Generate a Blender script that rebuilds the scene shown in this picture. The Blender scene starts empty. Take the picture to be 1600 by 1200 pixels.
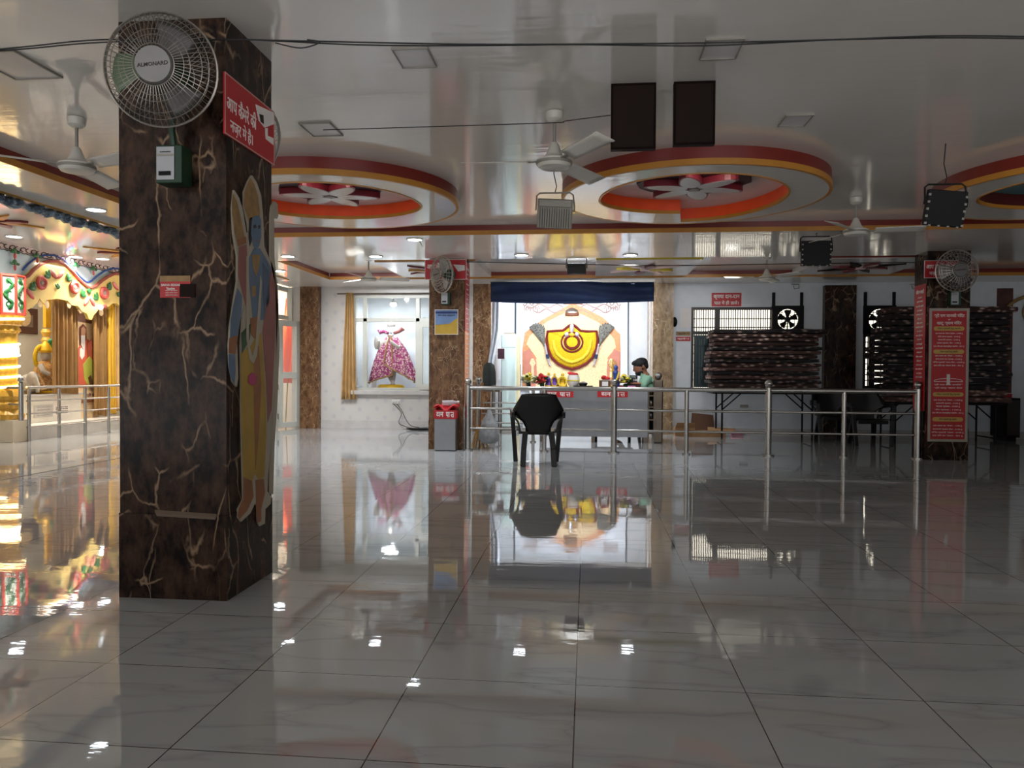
import bpy, bmesh, math, random
from mathutils import Vector, Matrix
C = bpy.context.scene.collection
PI = math.pi
rnd = random.Random(7)
# ------------------------------------------------------------------ camera
F, H = 1190.0, 1.135
YAW, PITCH, ROLL = 0.099138, -0.017792, 0.0057
fwd = Vector((-math.sin(YAW)*math.cos(PITCH), math.cos(YAW)*math.cos(PITCH), math.sin(PITCH)))
rt0 = Vector((math.cos(YAW), math.sin(YAW), 0)); up0 = rt0.cross(fwd)
rt = rt0*math.cos(ROLL)+up0*math.sin(ROLL); up = rt.cross(fwd)
EYE = Vector((0, 0, H))
cam = bpy.data.cameras.new('camera'); camo = bpy.data.objects.new('camera', cam); C.objects.link(camo)
cam.sensor_width = 36; cam.lens = F*36/1600; cam.clip_end = 100
camo.matrix_world = Matrix(((rt.x, up.x, -fwd.x, 0), (rt.y, up.y, -fwd.y, 0), (rt.z, up.z, -fwd.z, H), (0, 0, 0, 1)))
bpy.context.scene.camera = camo
def ray(u, v): return fwd+rt*((u-800)/F)+up*((600-v)/F)
def P(u, v, Y): d = ray(u, v); return EYE+d*(Y/d.y)          # point of the upright plane at depth Y seen there in the photograph
def Q(u, v, X): d = ray(u, v); return EYE+d*(X/d.x)          # the same for a plane running into the room
def G(u, v, z=0): d = ray(u, v); return EYE+d*((z-H)/d.z)    # the same for a level plane
# ------------------------------------------------------------------ world, exposure, main lights
sc = bpy.context.scene
sc.view_settings.view_transform = 'Standard'; sc.view_settings.look = 'None'
sc.view_settings.gamma = 1; sc.view_settings.use_curve_mapping = False
sc.view_settings.exposure = 1.0
w = bpy.data.worlds.new('daylight'); sc.world = w; w.use_nodes = True
wt = w.node_tree; wtc = wt.nodes.new('ShaderNodeTexCoord'); wsx = wt.nodes.new('ShaderNodeSeparateXYZ'); wrp = wt.nodes.new('ShaderNodeValToRGB')
wt.links.new(wtc.outputs['Generated'], wsx.inputs[0]); wt.links.new(wsx.outputs[2], wrp.inputs[0])       # added glow below the horizon to lift the ceiling, dimmer above
wrp.color_ramp.elements[0].position = 0; wrp.color_ramp.elements[0].color = (.97, .985, 1.0, 1); wrp.color_ramp.elements[1].position = .05; wrp.color_ramp.elements[1].color = (.16, .17, .18, 1)
wt.links.new(wrp.outputs[0], w.node_tree.nodes['Background'].inputs[0])
w.node_tree.nodes['Background'].inputs[1].default_value = 1.2
def lamp(kind, name, loc, power, col=(1, 1, 1), size=.2, size_y=None, target=None, spot=1.2, blend=.6):
    l = bpy.data.lights.new(name, kind); l.energy = power; l.color = col
    if kind == 'AREA':
        l.size = size
        if size_y: l.shape = 'RECTANGLE'; l.size_y = size_y
    else: l.shadow_soft_size = size
    if kind == 'SPOT': l.spot_size = spot; l.spot_blend = blend
    o = bpy.data.objects.new(name, l); C.objects.link(o); o.location = loc
    if target is not None: o.rotation_euler = (Vector(target)-Vector(loc)).to_track_quat('-Z', 'Y').to_euler()
    return o
COOL = (.86, .93, 1); WARM = (1, .80, .52)
lamp('AREA', 'altar_light', (-.3, 13.75, 2.66), 36, COOL, 2.4, .15, (-.3, 15.4, 1.35))
lamp('AREA', 'altar_front_light', (-.3, 13.55, 2.62), 30, COOL, 2.2, .15, (-.3, 12.0, .4))
lamp('AREA', 'niche_light', (-3.85, 14.62, 2.44), 9.5, COOL, .3, .2, (-3.85, 14.85, .8))
lamp('AREA', 'shrine_light', (-9.6, 12.0, 2.85), 24, (1, .90, .74), 1.6, .8, (-9.6, 12.0, 0))
for tx, tp in ((-4.25, 110), (-3.6, 130), (1.95, 40)):
    lamp('SPOT', 'wall_fill_spot', (tx, 11.0, 2.79), tp*.8, (.93, .97, 1), .05, target=(tx+(.35 if tx < 0 else -.2), 14.3, .75), spot=1.2, blend=.5)  # unseen spots added above the soffit edge to brighten the back walls
lamp('POINT', 'side_room_fill', (-6.6, 14.9, 2.5), 40, (1, .93, .82), .15)  # unseen lamp added to brighten the room behind the glass door
for hx, hy, hw in [(-2.0, 5.25, 5), (2.3, 5.0, 4), (-3.1, 3.9, 8), (-3.4, .4, 6), (4.6, 3.2, 6)]:
    lamp('SPOT', 'hall_fill_spot', (hx, hy, 2.80), hw, (1, .97, .93), .06, target=(hx, hy, 0), spot=2.3, blend=.7)  # extra spots without a fixture, added to brighten the hall
# ------------------------------------------------------------------ helpers
def lin(c):
    f = lambda x: x/12.92 if x <= .04045 else ((x+.055)/1.055)**2.4
    return tuple(f(x/255) for x in c)+(1,)
class M:
    def __init__(s): s.v = []; s.f = []
    def add(s, vs, fs):
        b = len(s.v); s.v += [Vector(p) for p in vs]; s.f += [tuple(b+i for i in f) for f in fs]; return s
    def box(s, a, b):
        x0, y0, z0 = [min(p, q) for p, q in zip(a, b)]; x1, y1, z1 = [max(p, q) for p, q in zip(a, b)]
        return s.add([(x0, y0, z0), (x1, y0, z0), (x1, y1, z0), (x0, y1, z0), (x0, y0, z1), (x1, y0, z1), (x1, y1, z1), (x0, y1, z1)],
                     [(0, 3, 2, 1), (4, 5, 6, 7), (0, 1, 5, 4), (1, 2, 6, 5), (2, 3, 7, 6), (3, 0, 4, 7)])
    def obox(s, c, size, rot):
        m = M().box([-x/2 for x in size], [x/2 for x in size]); R = rot if isinstance(rot, Matrix) else Matrix.Rotation(rot, 3, 'Z')
        return s.add([R @ p+Vector(c) for p in m.v], m.f)
    def tube(s, pts, r, n=8, closed=False):
        pts = [Vector(p) for p in pts]; N = len(pts); R = r if isinstance(r, (list, tuple)) else [r]*N
        tang = []
        for i in range(N):
            a = pts[i-1] if (i or closed) else pts[i]; b = pts[(i+1) % N] if (i < N-1 or closed) else pts[i]
            t = b-a; tang.append(t.normalized() if t.length > 1e-9 else Vector((0, 0, 1)))
        nrm = tang[0].orthogonal().normalized(); vs = []
        for i in range(N):
            nrm = nrm-tang[i]*nrm.dot(tang[i])
            nrm = nrm.normalized() if nrm.length > 1e-6 else tang[i].orthogonal().normalized()
            bn = tang[i].cross(nrm)
            vs += [pts[i]+(nrm*math.cos(2*PI*k/n)+bn*math.sin(2*PI*k/n))*R[i] for k in range(n)]
        fs = []
        for i in range(N if closed else N-1):
            j = (i+1) % N
            fs += [(i*n+k, i*n+(k+1) % n, j*n+(k+1) % n, j*n+k) for k in range(n)]
        if not closed: fs += [tuple(range(n-1, -1, -1)), tuple((N-1)*n+k for k in range(n))]
        return s.add(vs, fs)
    def cyl(s, a, b, r0, r1=None, n=16): return s.tube([a, b], [r0, r0 if r1 is None else r1], n)
    def lathe(s, prof, c=(0, 0, 0), n=24, sx=1, sy=1, flute=0, nf=0, mat=None):
        vs = []; c = Vector(c)
        for r, z in prof:
            for k in range(n):
                a = 2*PI*k/n; rr = r*(1+flute*math.cos(nf*a)) if nf else r
                p = Vector((rr*math.cos(a)*sx, rr*math.sin(a)*sy, z)); vs.append((mat @ p if mat else p)+c)
        fs = []
        for i in range(len(prof)-1): fs += [(i*n+k, i*n+(k+1) % n, (i+1)*n+(k+1) % n, (i+1)*n+k) for k in range(n)]
        fs += [tuple(range(n-1, -1, -1)), tuple((len(prof)-1)*n+k for k in range(n))]
        return s.add(vs, fs)
    def ell(s, c, r, n=14, m=8, rot=None):
        if not isinstance(r, (list, tuple)): r = (r, r, r)
        pr = [(max(1e-4, math.sin(PI*i/m)), -math.cos(PI*i/m)) for i in range(m+1)]
        vs = []; R = rot if rot else Matrix.Identity(3)
        for a, z in pr: vs += [R @ Vector((a*math.cos(2*PI*k/n)*r[0], a*math.sin(2*PI*k/n)*r[1], z*r[2]))+Vector(c) for k in range(n)]
        fs = [(i*n+k, i*n+(k+1) % n, (i+1)*n+(k+1) % n, (i+1)*n+k) for i in range(m) for k in range(n)]
        fs += [tuple(range(n-1, -1, -1)), tuple(m*n+k for k in range(n))]
        return s.add(vs, fs)
    def prism(s, pts, vec):
        pts = [Vector(p) for p in pts]; vec = Vector(vec); n = len(pts)
        return s.add(pts+[p+vec for p in pts], [tuple(range(n-1, -1, -1)), tuple(range(n, 2*n))]+[(i, (i+1) % n, n+(i+1) % n, n+i) for i in range(n)])
    def band(s, outer, inner, vec):                     # frame between two loops of equal length, given a thickness
        n = len(outer); vec = Vector(vec); o = [Vector(p) for p in outer]; i_ = [Vector(p) for p in inner]
        vs = o+i_+[p+vec for p in o]+[p+vec for p in i_]; fs = []
        for k in range(n):
            j = (k+1) % n
            fs += [(k, j, n+j, n+k), (2*n+k, 3*n+k, 3*n+j, 2*n+j), (k, 2*n+k, 2*n+j, j), (n+k, n+j, 3*n+j, 3*n+k)]
        return s.add(vs, fs)
    def grid(s, fn, nu, nv):
        vs = [fn(i/nu, j/nv) for j in range(nv+1) for i in range(nu+1)]
        return s.add(vs, [(j*(nu+1)+i, j*(nu+1)+i+1, (j+1)*(nu+1)+i+1, (j+1)*(nu+1)+i) for j in range(nv) for i in range(nu)])
def base(o):
    p = Vector((0, 0, 0))
    while o is not None: p += o.location; o = o.parent
    return p
def obj(name, m, mt, parent=None, smooth=False, bevel=0, solid=0, sub=0):
    me = bpy.data.meshes.new(name); off = base(parent)
    me.from_pydata([p-off for p in m.v], [], m.f)
    bm = bmesh.new(); bm.from_mesh(me)
    if not solid: bmesh.ops.recalc_face_normals(bm, faces=bm.faces[:])
    bm.to_mesh(me); bm.free()
    if smooth:
        for p in me.polygons: p.use_smooth = True
        me.set_sharp_from_angle(angle=math.radians(42))
    me.materials.append(mt)
    o = bpy.data.objects.new(name, me); C.objects.link(o)
    if parent: o.parent = parent
    if bevel: b = o.modifiers.new('b', 'BEVEL'); b.width = bevel; b.segments = 2; b.limit_method = 'ANGLE'
    if solid: b = o.modifiers.new('s', 'SOLIDIFY'); b.thickness = solid; b.offset = 0
    if sub: b = o.modifiers.new('u', 'SUBSURF'); b.levels = sub; b.render_levels = sub
    return o
def tag(o, label, cat, group=None):
    o['label'] = label; o['category'] = cat
    if group: o['group'] = group
    return o
def thing(name, label, cat, loc=(0, 0, 0), group=None):
    o = bpy.data.objects.new(name, None); C.objects.link(o); o.location = loc; o.empty_display_size = .1
    return tag(o, label, cat, group)
def struct(name, m, mt, **k):
    o = obj(name, m, mt, **k); o['kind'] = 'structure'; return o
def dup(root, loc, rotz, label, group=None):
    r = root.copy(); C.objects.link(r); r.location = loc; r.rotation_euler = (0, 0, rotz); r['label'] = label
    if group: r['group'] = group
    for ch in list(root.children):
        c = ch.copy(); C.objects.link(c); c.parent = r
        for g in list(ch.children):
            d = g.copy(); C.objects.link(d); d.parent = c
    return r
def text(name, s, org, ux, uz, h, mt, parent, bold=.0, width=None, thick=.0015, strokes=()):
    """raised lettering: centre org, reading direction ux, upright uz; strokes are extra pen strokes in letter units"""
    cu = bpy.data.curves.new(name, 'FONT'); cu.body = s; cu.size = 1; cu.extrude = .01; cu.offset = bold; cu.resolution_u = 2
    t = bpy.data.objects.new(name, cu); C.objects.link(t)
    dg = bpy.context.evaluated_depsgraph_get(); me = bpy.data.meshes.new_from_object(t.evaluated_get(dg))
    bpy.data.objects.remove(t); m = M()
    m.add([tuple(v.co) for v in me.vertices], [tuple(p.vertices) for p in me.polygons])
    for (x0, y0, x1, y1, r) in strokes:
        d = Vector((x1-x0, y1-y0, 0)).normalized(); n = Vector((-d.y, d.x, 0))*r
        a = Vector((x0, y0, -.01)); b = Vector((x1, y1, -.01)); m.prism([a-n, b-n, b+n, a+n], (0, 0, .02))
    if not m.v: return None
    xs = [p.x for p in m.v]; ys = [p.y for p in m.v]; cx = (min(xs)+max(xs))/2; cy = (min(ys)+max(ys))/2
    k = h/(max(ys)-min(ys)); kx = width/(max(xs)-min(xs)) if width else k
    ux = Vector(ux).normalized(); uz = Vector(uz).normalized(); nn = ux.cross(uz)
    m.v = [Vector(org)+ux*((p.x-cx)*kx)+uz*((p.y-cy)*k)+nn*((p.z+.01)/.02*thick) for p in m.v]
    bpy.data.meshes.remove(me)
    return obj(name, m, mt, parent)
# ------------------------------------------------------------------ materials
def nt(name):
    m = bpy.data.materials.new(name); m.use_nodes = True; t = m.node_tree
    return m, t, t.nodes['Principled BSDF']
def N(t, kind, **k):
    n = t.nodes.new('ShaderNode'+kind)
    for a, b in k.items():
        if a.startswith('i_'):
            a = a[2:]; n.inputs[int(a) if a.isdigit() else a.replace('_', ' ')].default_value = b
        else: setattr(n, a, b)
    return n
def ramp(t, fac, stops):
    r = N(t, 'ValToRGB'); e = r.color_ramp.elements
    while len(e) < len(stops): e.new(.5)
    for x, (p, c) in zip(e, stops): x.position = p; x.color = c
    t.links.new(fac, r.inputs[0]); return r.outputs[0]
def mat(name, col, rough=.5, metal=0, var=.08, scale=6, bump=0, bscale=40, spec=.5, emit=0, ecol=None, coat=0):
    m, t, b = nt(name); c = lin(col)
    tc = N(t, 'TexCoord'); nz = N(t, 'TexNoise', i_Scale=scale, i_Detail=3.0); t.links.new(tc.outputs['Object'], nz.inputs['Vector'])
    lo = tuple(x*(1-var) for x in c[:3])+(1,); hi = tuple(min(1, x*(1+var)) for x in c[:3])+(1,)
    t.links.new(ramp(t, nz.outputs[0], [(.3, lo), (.7, hi)]), b.inputs['Base Color'])
    b.inputs['Roughness'].default_value = rough; b.inputs['Metallic'].default_value = metal
    b.inputs['Specular IOR Level'].default_value = spec; b.inputs['Coat Weight'].default_value = coat
    if bump:
        n2 = N(t, 'TexNoise', i_Scale=bscale, i_Detail=4.0); t.links.new(tc.outputs['Object'], n2.inputs['Vector'])
        bp = N(t, 'Bump', i_Strength=bump, i_Distance=.01); t.links.new(n2.outputs[0], bp.inputs['Height']); t.links.new(bp.outputs[0], b.inputs['Normal'])
    if emit: b.inputs['Emission Color'].default_value = lin(ecol or col); b.inputs['Emission Strength'].default_value = emit
    return m
def glow(name, col, s): return mat(name, col, .4, emit=s)
def emperador(name, dark, mid, vein, rough=.22, vs=3.4, amt=.9, cov=0.0, zs=.42, dist=.16):
    m, t, b = nt(name); L = t.links.new
    geo = N(t, 'NewGeometry'); mp = N(t, 'Mapping'); mp.inputs['Scale'].default_value = (1, 1, .55); L(geo.outputs['Position'], mp.inputs[0])
    n1 = N(t, 'TexNoise', i_Scale=11.0, i_Detail=8.0, i_Roughness=.68); L(mp.outputs[0], n1.inputs['Vector'])
    body = ramp(t, n1.outputs[0], [(.40, lin(dark)), (.50, tuple(p*.6+q*.4 for p, q in zip(lin(dark), lin(mid)))), (.66, lin(mid))])
    def veins(scale, zs, dist, width, lo, hi, seed):
        nd = N(t, 'TexNoise', i_Scale=3.2, i_Detail=5.0); L(mp.outputs[0], nd.inputs['Vector'])
        mx = N(t, 'MixRGB', i_0=dist); L(geo.outputs['Position'], mx.inputs[1]); L(nd.outputs[1], mx.inputs[2])
        m2 = N(t, 'Mapping'); m2.inputs['Scale'].default_value = (1, 1, zs); m2.inputs['Location'].default_value = (seed, seed*.7, 0); m2.inputs['Rotation'].default_value = (.12, .1, 0); L(mx.outputs[0], m2.inputs[0])
        vo = N(t, 'TexVoronoi', feature='DISTANCE_TO_EDGE', i_Scale=scale); L(m2.outputs[0], vo.inputs['Vector'])
        nm = N(t, 'TexNoise', i_Scale=6.0, i_Detail=2.0); m3 = N(t, 'Mapping'); m3.inputs['Scale'].default_value = (1, 1, .5); m3.inputs['Location'].default_value = (seed*3, 0, seed); L(geo.outputs['Position'], m3.inputs[0]); L(m3.outputs[0], nm.inputs['Vector'])
        v = ramp(t, vo.outputs[0], [(0, (1, 1, 1, 1)), (width, (0, 0, 0, 1))]); k = ramp(t, nm.outputs[0], [(lo, (0, 0, 0, 1)), (hi, (1, 1, 1, 1))])
        ml = N(t, 'Math', operation='MULTIPLY'); L(v, ml.inputs[0]); L(k, ml.inputs[1]); return ml.outputs[0]
    v1 = veins(vs, zs, dist, .015, .46-cov, .58-cov, 0.0); v2 = veins(vs*2.3, .6, .22, .034, .51-cov, .63-cov, 4.3)
    mxx = N(t, 'Math', operation='MAXIMUM'); L(v1, mxx.inputs[0]); L(v2, mxx.inputs[1]); sc_ = N(t, 'Math', operation='MULTIPLY', i_1=amt); L(mxx.outputs[0], sc_.inputs[0])
    mm = N(t, 'MixRGB'); L(sc_.outputs[0], mm.inputs[0]); L(body, mm.inputs[1]); mm.inputs[2].default_value = lin(vein)
    L(mm.outputs[0], b.inputs['Base Color']); b.inputs['Roughness'].default_value = rough; b.inputs['Specular IOR Level'].default_value = .14
    return m
def floor_mat():
    m, t, b = nt('polished_tile'); L = t.links.new
    geo = N(t, 'NewGeometry'); sx = N(t, 'SeparateXYZ'); L(geo.outputs['Position'], sx.inputs[0])
    def line(sock, off):
        a = N(t, 'Math', operation='ADD', i_1=off); L(sock, a.inputs[0])
        d = N(t, 'Math', operation='DIVIDE', i_1=.6); L(a.outputs[0], d.inputs[0])
        fl = N(t, 'Math', operation='FLOOR'); L(d.outputs[0], fl.inputs[0])
        fr = N(t, 'Math', operation='FRACT'); L(d.outputs[0], fr.inputs[0])
        lt = N(t, 'Math', operation='LESS_THAN', i_1=.007); L(fr.outputs[0], lt.inputs[0])
        return fl.outputs[0], lt.outputs[0]
    ix, gx = line(sx.outputs[0], .037+60); iy, gy = line(sx.outputs[1], 60-2.14)
    gr = N(t, 'Math', operation='MAXIMUM'); L(gx, gr.inputs[0]); L(gy, gr.inputs[1])
    cb = N(t, 'CombineXYZ'); L(ix, cb.inputs[0]); L(iy, cb.inputs[1])
    wn = N(t, 'TexWhiteNoise'); L(cb.outputs[0], wn.inputs[0])
    # veins: long streaks, shifted tile by tile
    ad = N(t, 'VectorMath', operation='MULTIPLY_ADD'); L(wn.outputs[1], ad.inputs[0]); ad.inputs[1].default_value = (3, 3, 0); L(geo.outputs['Position'], ad.inputs[2])
    mp = N(t, 'Mapping'); mp.inputs['Rotation'].default_value = (0, 0, -.22); mp.inputs['Scale'].default_value = (.75, 3.4, 1); L(ad.outputs[0], mp.inputs[0])
    nz = N(t, 'TexNoise', i_Scale=.8, i_Detail=4.0, i_Roughness=.5); L(mp.outputs[0], nz.inputs['Vector'])
    ab = N(t, 'Math', operation='SUBTRACT', i_1=.5); L(nz.outputs[0], ab.inputs[0]); a2 = N(t, 'Math', operation='ABSOLUTE'); L(ab.outputs[0], a2.inputs[0])
    vein = ramp(t, a2.outputs[0], [(0, lin((150, 148, 149))), (.004, lin((158, 158, 158))), (.03, lin((168, 168, 167)))])
    g = N(t, 'MixRGB'); L(gr.outputs[0], g.inputs[0]); L(vein, g.inputs[1]); g.inputs[2].default_value = lin((62, 56, 50))
    L(g.outputs[0], b.inputs['Base Color'])
    b.inputs['Roughness'].default_value = .022; b.inputs['IOR'].default_value = 1.72
    # each tile lies a hair out of level, the polish is slightly wavy
    sb = N(t, 'VectorMath', operation='SUBTRACT'); L(wn.outputs[1], sb.inputs[0]); sb.inputs[1].default_value = (.5, .5, .5)
    sc_ = N(t, 'VectorMath', operation='MULTIPLY'); L(sb.outputs[0], sc_.inputs[0]); sc_.inputs[1].default_value = (.0016, .0032, 0)
    nw = N(t, 'TexNoise', i_Scale=2.2, i_Detail=4.0, i_Roughness=.55); mw = N(t, 'Mapping'); mw.inputs['Scale'].default_value = (.8, 3.2, 1); L(geo.outputs['Position'], mw.inputs[0]); L(mw.outputs[0], nw.inputs['Vector'])
    bp = N(t, 'Bump', i_Strength=.055, i_Distance=.012); L(nw.outputs[0], bp.inputs['Height'])
    an = N(t, 'VectorMath', operation='ADD'); L(bp.outputs[0], an.inputs[0]); L(sc_.outputs[0], an.inputs[1])
    no = N(t, 'VectorMath', operation='NORMALIZE'); L(an.outputs[0], no.inputs[0]); L(no.outputs[0], b.inputs['Normal'])
    return m
def ceil_mat():
    m, t, b = nt('gloss_ceiling_paint'); L = t.links.new
    geo = N(t, 'NewGeometry'); n0 = N(t, 'TexNoise', i_Scale=.8, i_Detail=3.0); L(geo.outputs['Position'], n0.inputs['Vector'])
    L(ramp(t, n0.outputs[0], [(.3, lin((226, 220, 212))), (.7, lin((234, 229, 222)))]), b.inputs['Base Color'])
    b.inputs['Roughness'].default_value = .085; b.inputs['IOR'].default_value = 2.0
    mp = N(t, 'Mapping'); mp.inputs['Scale'].default_value = (1.2, 6, 1); L(geo.outputs['Position'], mp.inputs[0])
    n1 = N(t, 'TexNoise', i_Scale=2.2, i_Detail=3.0); L(mp.outputs[0], n1.inputs['Vector'])
    bp = N(t, 'Bump', i_Strength=.13, i_Distance=.012); L(n1.outputs[0], bp.inputs['Height']); L(bp.outputs[0], b.inputs['Normal'])
    return m
def wallpaper():
    m, t, b = nt('motif_wall_tile'); L = t.links.new
    geo = N(t, 'NewGeometry'); mp = N(t, 'Mapping'); mp.inputs['Scale'].default_value = (4.2, 0, 4.2); mp.inputs['Rotation'].default_value = (0, .78, 0); L(geo.outputs['Position'], mp.inputs[0])
    vo = N(t, 'TexVoronoi', i_Scale=1.0, i_Randomness=.12); L(mp.outputs[0], vo.inputs['Vector'])
    L(ramp(t, vo.outputs[0], [(.10, lin((192, 188, 190))), (.24, lin((206, 200, 195)))]), b.inputs['Base Color'])
    b.inputs['Roughness'].default_value = .3
    return m
def quilt(name, a, b_, c):
    m, t, b = nt(name); L = t.links.new
    tc = N(t, 'TexCoord'); mp = N(t, 'Mapping'); mp.inputs['Scale'].default_value = (7, 5, 16); mp.inputs['Rotation'].default_value = (0, .35, 0); L(tc.outputs['Object'], mp.inputs[0])
    vo = N(t, 'TexVoronoi', i_Scale=1.1); L(mp.outputs[0], vo.inputs['Vector'])
    L(ramp(t, vo.outputs[0], [(.12, lin(c)), (.34, lin(b_)), (.42, lin(a))]), b.inputs['Base Color'])
    b.inputs['Roughness'].default_value = .9
    return m
def blossom(name, a, b_, scale=60):
    m, t, b = nt(name); L = t.links.new
    tc = N(t, 'TexCoord'); vo = N(t, 'TexVoronoi', i_Scale=float(scale)); L(tc.outputs['Object'], vo.inputs['Vector'])
    L(ramp(t, vo.outputs[0], [(.1, lin(a)), (.6, lin(b_))]), b.inputs['Base Color']); b.inputs['Roughness'].default_value = .8
    bp = N(t, 'Bump', i_Strength=.8, i_Distance=.01, invert=True); L(vo.outputs[0], bp.inputs['Height']); L(bp.outputs[0], b.inputs['Normal'])
    return m
def glass(name, tint=(225, 238, 236), alpha=.22):
    m, t, b = nt(name); b.inputs['Base Color'].default_value = lin(tint); b.inputs['Roughness'].default_value = .03
    tr = N(t, 'BsdfTransparent'); mx = N(t, 'MixShader', i_0=alpha); o = t.nodes['Material Output']
    nz = N(t, 'TexNoise', i_Scale=3.0); t.links.new(ramp(t, nz.outputs[0], [(0, (alpha*.9,)*3+(1,)), (1, (alpha*1.1,)*3+(1,))]), mx.inputs[0])
    t.links.new(tr.outputs[0], mx.inputs[1]); t.links.new(b.outputs[0], mx.inputs[2]); t.links.new(mx.outputs[0], o.inputs[0])
    return m
FLOOR = floor_mat(); CEIL = ceil_mat(); WPAPER = wallpaper(); GLASS = glass('clear_glass', alpha=.14)
MARB = emperador('dark_brown_marble', (20, 12, 9), (76, 54, 41), (158, 130, 104)); MARB2 = emperador('brown_marble_lit', (84, 56, 36), (132, 98, 68), (196, 166, 130), vs=8.0, amt=.6, cov=.05, zs=.3, dist=.24)  # second copy of the marble has its lit paleness put into the colour
MARB3 = emperador('brown_marble_altar_lit', (130, 104, 78), (176, 150, 116), (214, 192, 160), vs=5.2)  # same marble again, with the altar light on it put into the colour
WHITE = mat('white_wall_paint', (222, 225, 229), .5, var=.04); WWHITE = mat('warm_white_wall', (226, 220, 208), .5, var=.04)
SKIRT = mat('skirting_stone', (196, 190, 186), .25, var=.08)
RED = mat('maroon_trim', (120, 34, 24), .35); GOLD = mat('ochre_trim', (190, 128, 44), .4); ORANGE = mat('vermilion_paint', (250, 84, 30), .45)
MILK = mat('white_gloss', (212, 208, 206), .18, var=.04); PINKW = mat('pink_white_paint', (232, 200, 196), .4)
BLACK = mat('black_plastic', (14, 13, 14), .45, spec=.15); CHAIRB = mat('black_chair_plastic', (20, 16, 15), .35, var=.15)
STEEL = mat('brushed_steel', (176, 172, 166), .26, 1, var=.06, scale=30); STEEL2 = mat('steel_sheet', (150, 150, 152), .38, 1, var=.05); DSTEEL = mat('dull_steel', (120, 108, 96), .35, 1)
GREYM = mat('grey_cast_metal', (146, 140, 131), .5, .2); WIRE = mat('grey_wire', (92, 88, 84), .35, .7)
SIGNR = mat('red_sign', (186, 28, 36), .4, var=.04); SIGND = mat('deep_red_sign', (186, 28, 32), .4, var=.05); PAPER = mat('white_print', (236, 228, 222), .5, var=.03)
PEACHS = mat('faded_peach_sign', (236, 150, 112), .45); INK = mat('dark_ink', (36, 26, 22), .6)
GREEN = mat('green_plastic', (22, 54, 34), .45); LEAF = mat('leaf_green', (30, 96, 46), .5, var=.3, scale=30); LEAFD = mat('dark_leaf', (40, 70, 40), .5, var=.3, scale=30)
CURT = mat('tan_curtain', (196, 158, 104), .75, var=.1); CURTB = mat('brown_curtain', (150, 112, 62), .75, var=.12); CURTY = mat('yellow_curtain', (222, 176, 50), .7)
NAVY = mat('navy_cloth', (24, 44, 84), .7, var=.15, bump=.25, bscale=14); ALU = mat('painted_frame', (206, 206, 196), .35, var=.03)
CABLE = mat('black_cable', (16, 14, 13), .6)
LED = glow('led_white', (238, 246, 255), 9.0); LEDW = glow('led_warm', (255, 232, 176), 4.0); SKYW = glow('bright_window_pane', (255, 246, 226), 1.15)
FANW = mat('fan_cream', (205, 200, 190), .3, var=.04); DARKW = mat('dark_brown_board', (30, 18, 15), .6, var=.2, spec=.12)
SKINBLUE = mat('painted_blue', (92, 112, 134), .5, var=.15); PGOLD = mat('painted_gold', (150, 116, 70), .5, var=.25, scale=20); PYEL = mat('painted_yellow', (172, 138, 56), .5, var=.15)
PPINK = mat('painted_pink', (146, 88, 82), .5, var=.15); PCREAM = mat('board_cream', (172, 160, 142), .55); PHAIR = mat('painted_dark', (42, 36, 36), .6); PORANGE = mat('painted_orange', (150, 96, 58), .5, var=.2)
# ================================================================== the setting
def strip(name, a, b, mt): return struct(name, M().box(a, b), mt)
struct('floor', M().box((-12, -2.5, -.1), (8, 16.5, 0)), FLOOR)
strip('trim_1', (-5.883, -2.5, 0), (-5.865, 14.3, .0015), INK)
ce = M()
for a, b in [((-4.5, -2.5, 2.83), (8, 8.85, 3.0)), ((-5.25, -2.5, 2.72), (-4.5, 8.85, 3.1)), ((-5.25, 8.85, 2.72), (8, 10.8, 3.1)),
             ((-5.25, 10.8, 2.72), (-4.55, 13.08, 3.1)), ((-4.55, 10.8, 2.83), (8, 13.08, 3.0)), ((-5.75, 13.08, 2.72), (8, 15.7, 3.1)),
             ((-11, -2.5, 3.06), (-5.25, 16.0, 3.2))]: ce.box(a, b)
struct('ceiling', ce, CEIL)
def trimband(n, p0, p1, d):                 # dark red over ochre on the face of a dropped ceiling edge; d = facing direction
    for k, (z0, z1, e, mt) in enumerate([(2.768, 2.83, .004, RED), (2.716, 2.768, .012, GOLD)]):
        a = Vector((p0[0], p0[1], z0)); b = Vector((p1[0], p1[1], z1))+Vector((d[0], d[1], 0))*e
        strip('trim_%d' % (n+k), a, b, mt)
trimband(2, (-4.5, 8.85), (8, 8.85), (0, -1)); trimband(4, (-4.5, -2.5), (-4.5, 8.84), (1, 0))
trimband(6, (-4.54, 13.08), (8, 13.08), (0, -1)); trimband(8, (-4.55, 10.8), (-4.55, 13.06), (1, 0))
strip('trim_10', (-5.262, -2.5, 2.70), (-5.25, 13, 2.74), mat('brass_strip', (170, 130, 60), .3, .6))
def holed(name, axis_y, th, x0, x1, z0, z1, holes, mt):
    xs = sorted({x0, x1}|{h[0] for h in holes}|{h[1] for h in holes}); zs = sorted({z0, z1}|{h[2] for h in holes}|{h[3] for h in holes}); m = M()
    for i in range(len(xs)-1):
        for j in range(len(zs)-1):
            cx, cz = (xs[i]+xs[i+1])/2, (zs[j]+zs[j+1])/2
            if not any(h[0] < cx < h[1] and h[2] < cz < h[3] for h in holes): m.box((xs[i], axis_y, zs[j]), (xs[i+1], axis_y+th, zs[j+1]))
    return struct(name, m, mt)
YL, YR = 14.3, 14.0
NX0, NX1, NZ0, NZ1 = P(553, 500, YL).x, -2.25, .74, P(560, 462, YL).z
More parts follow.
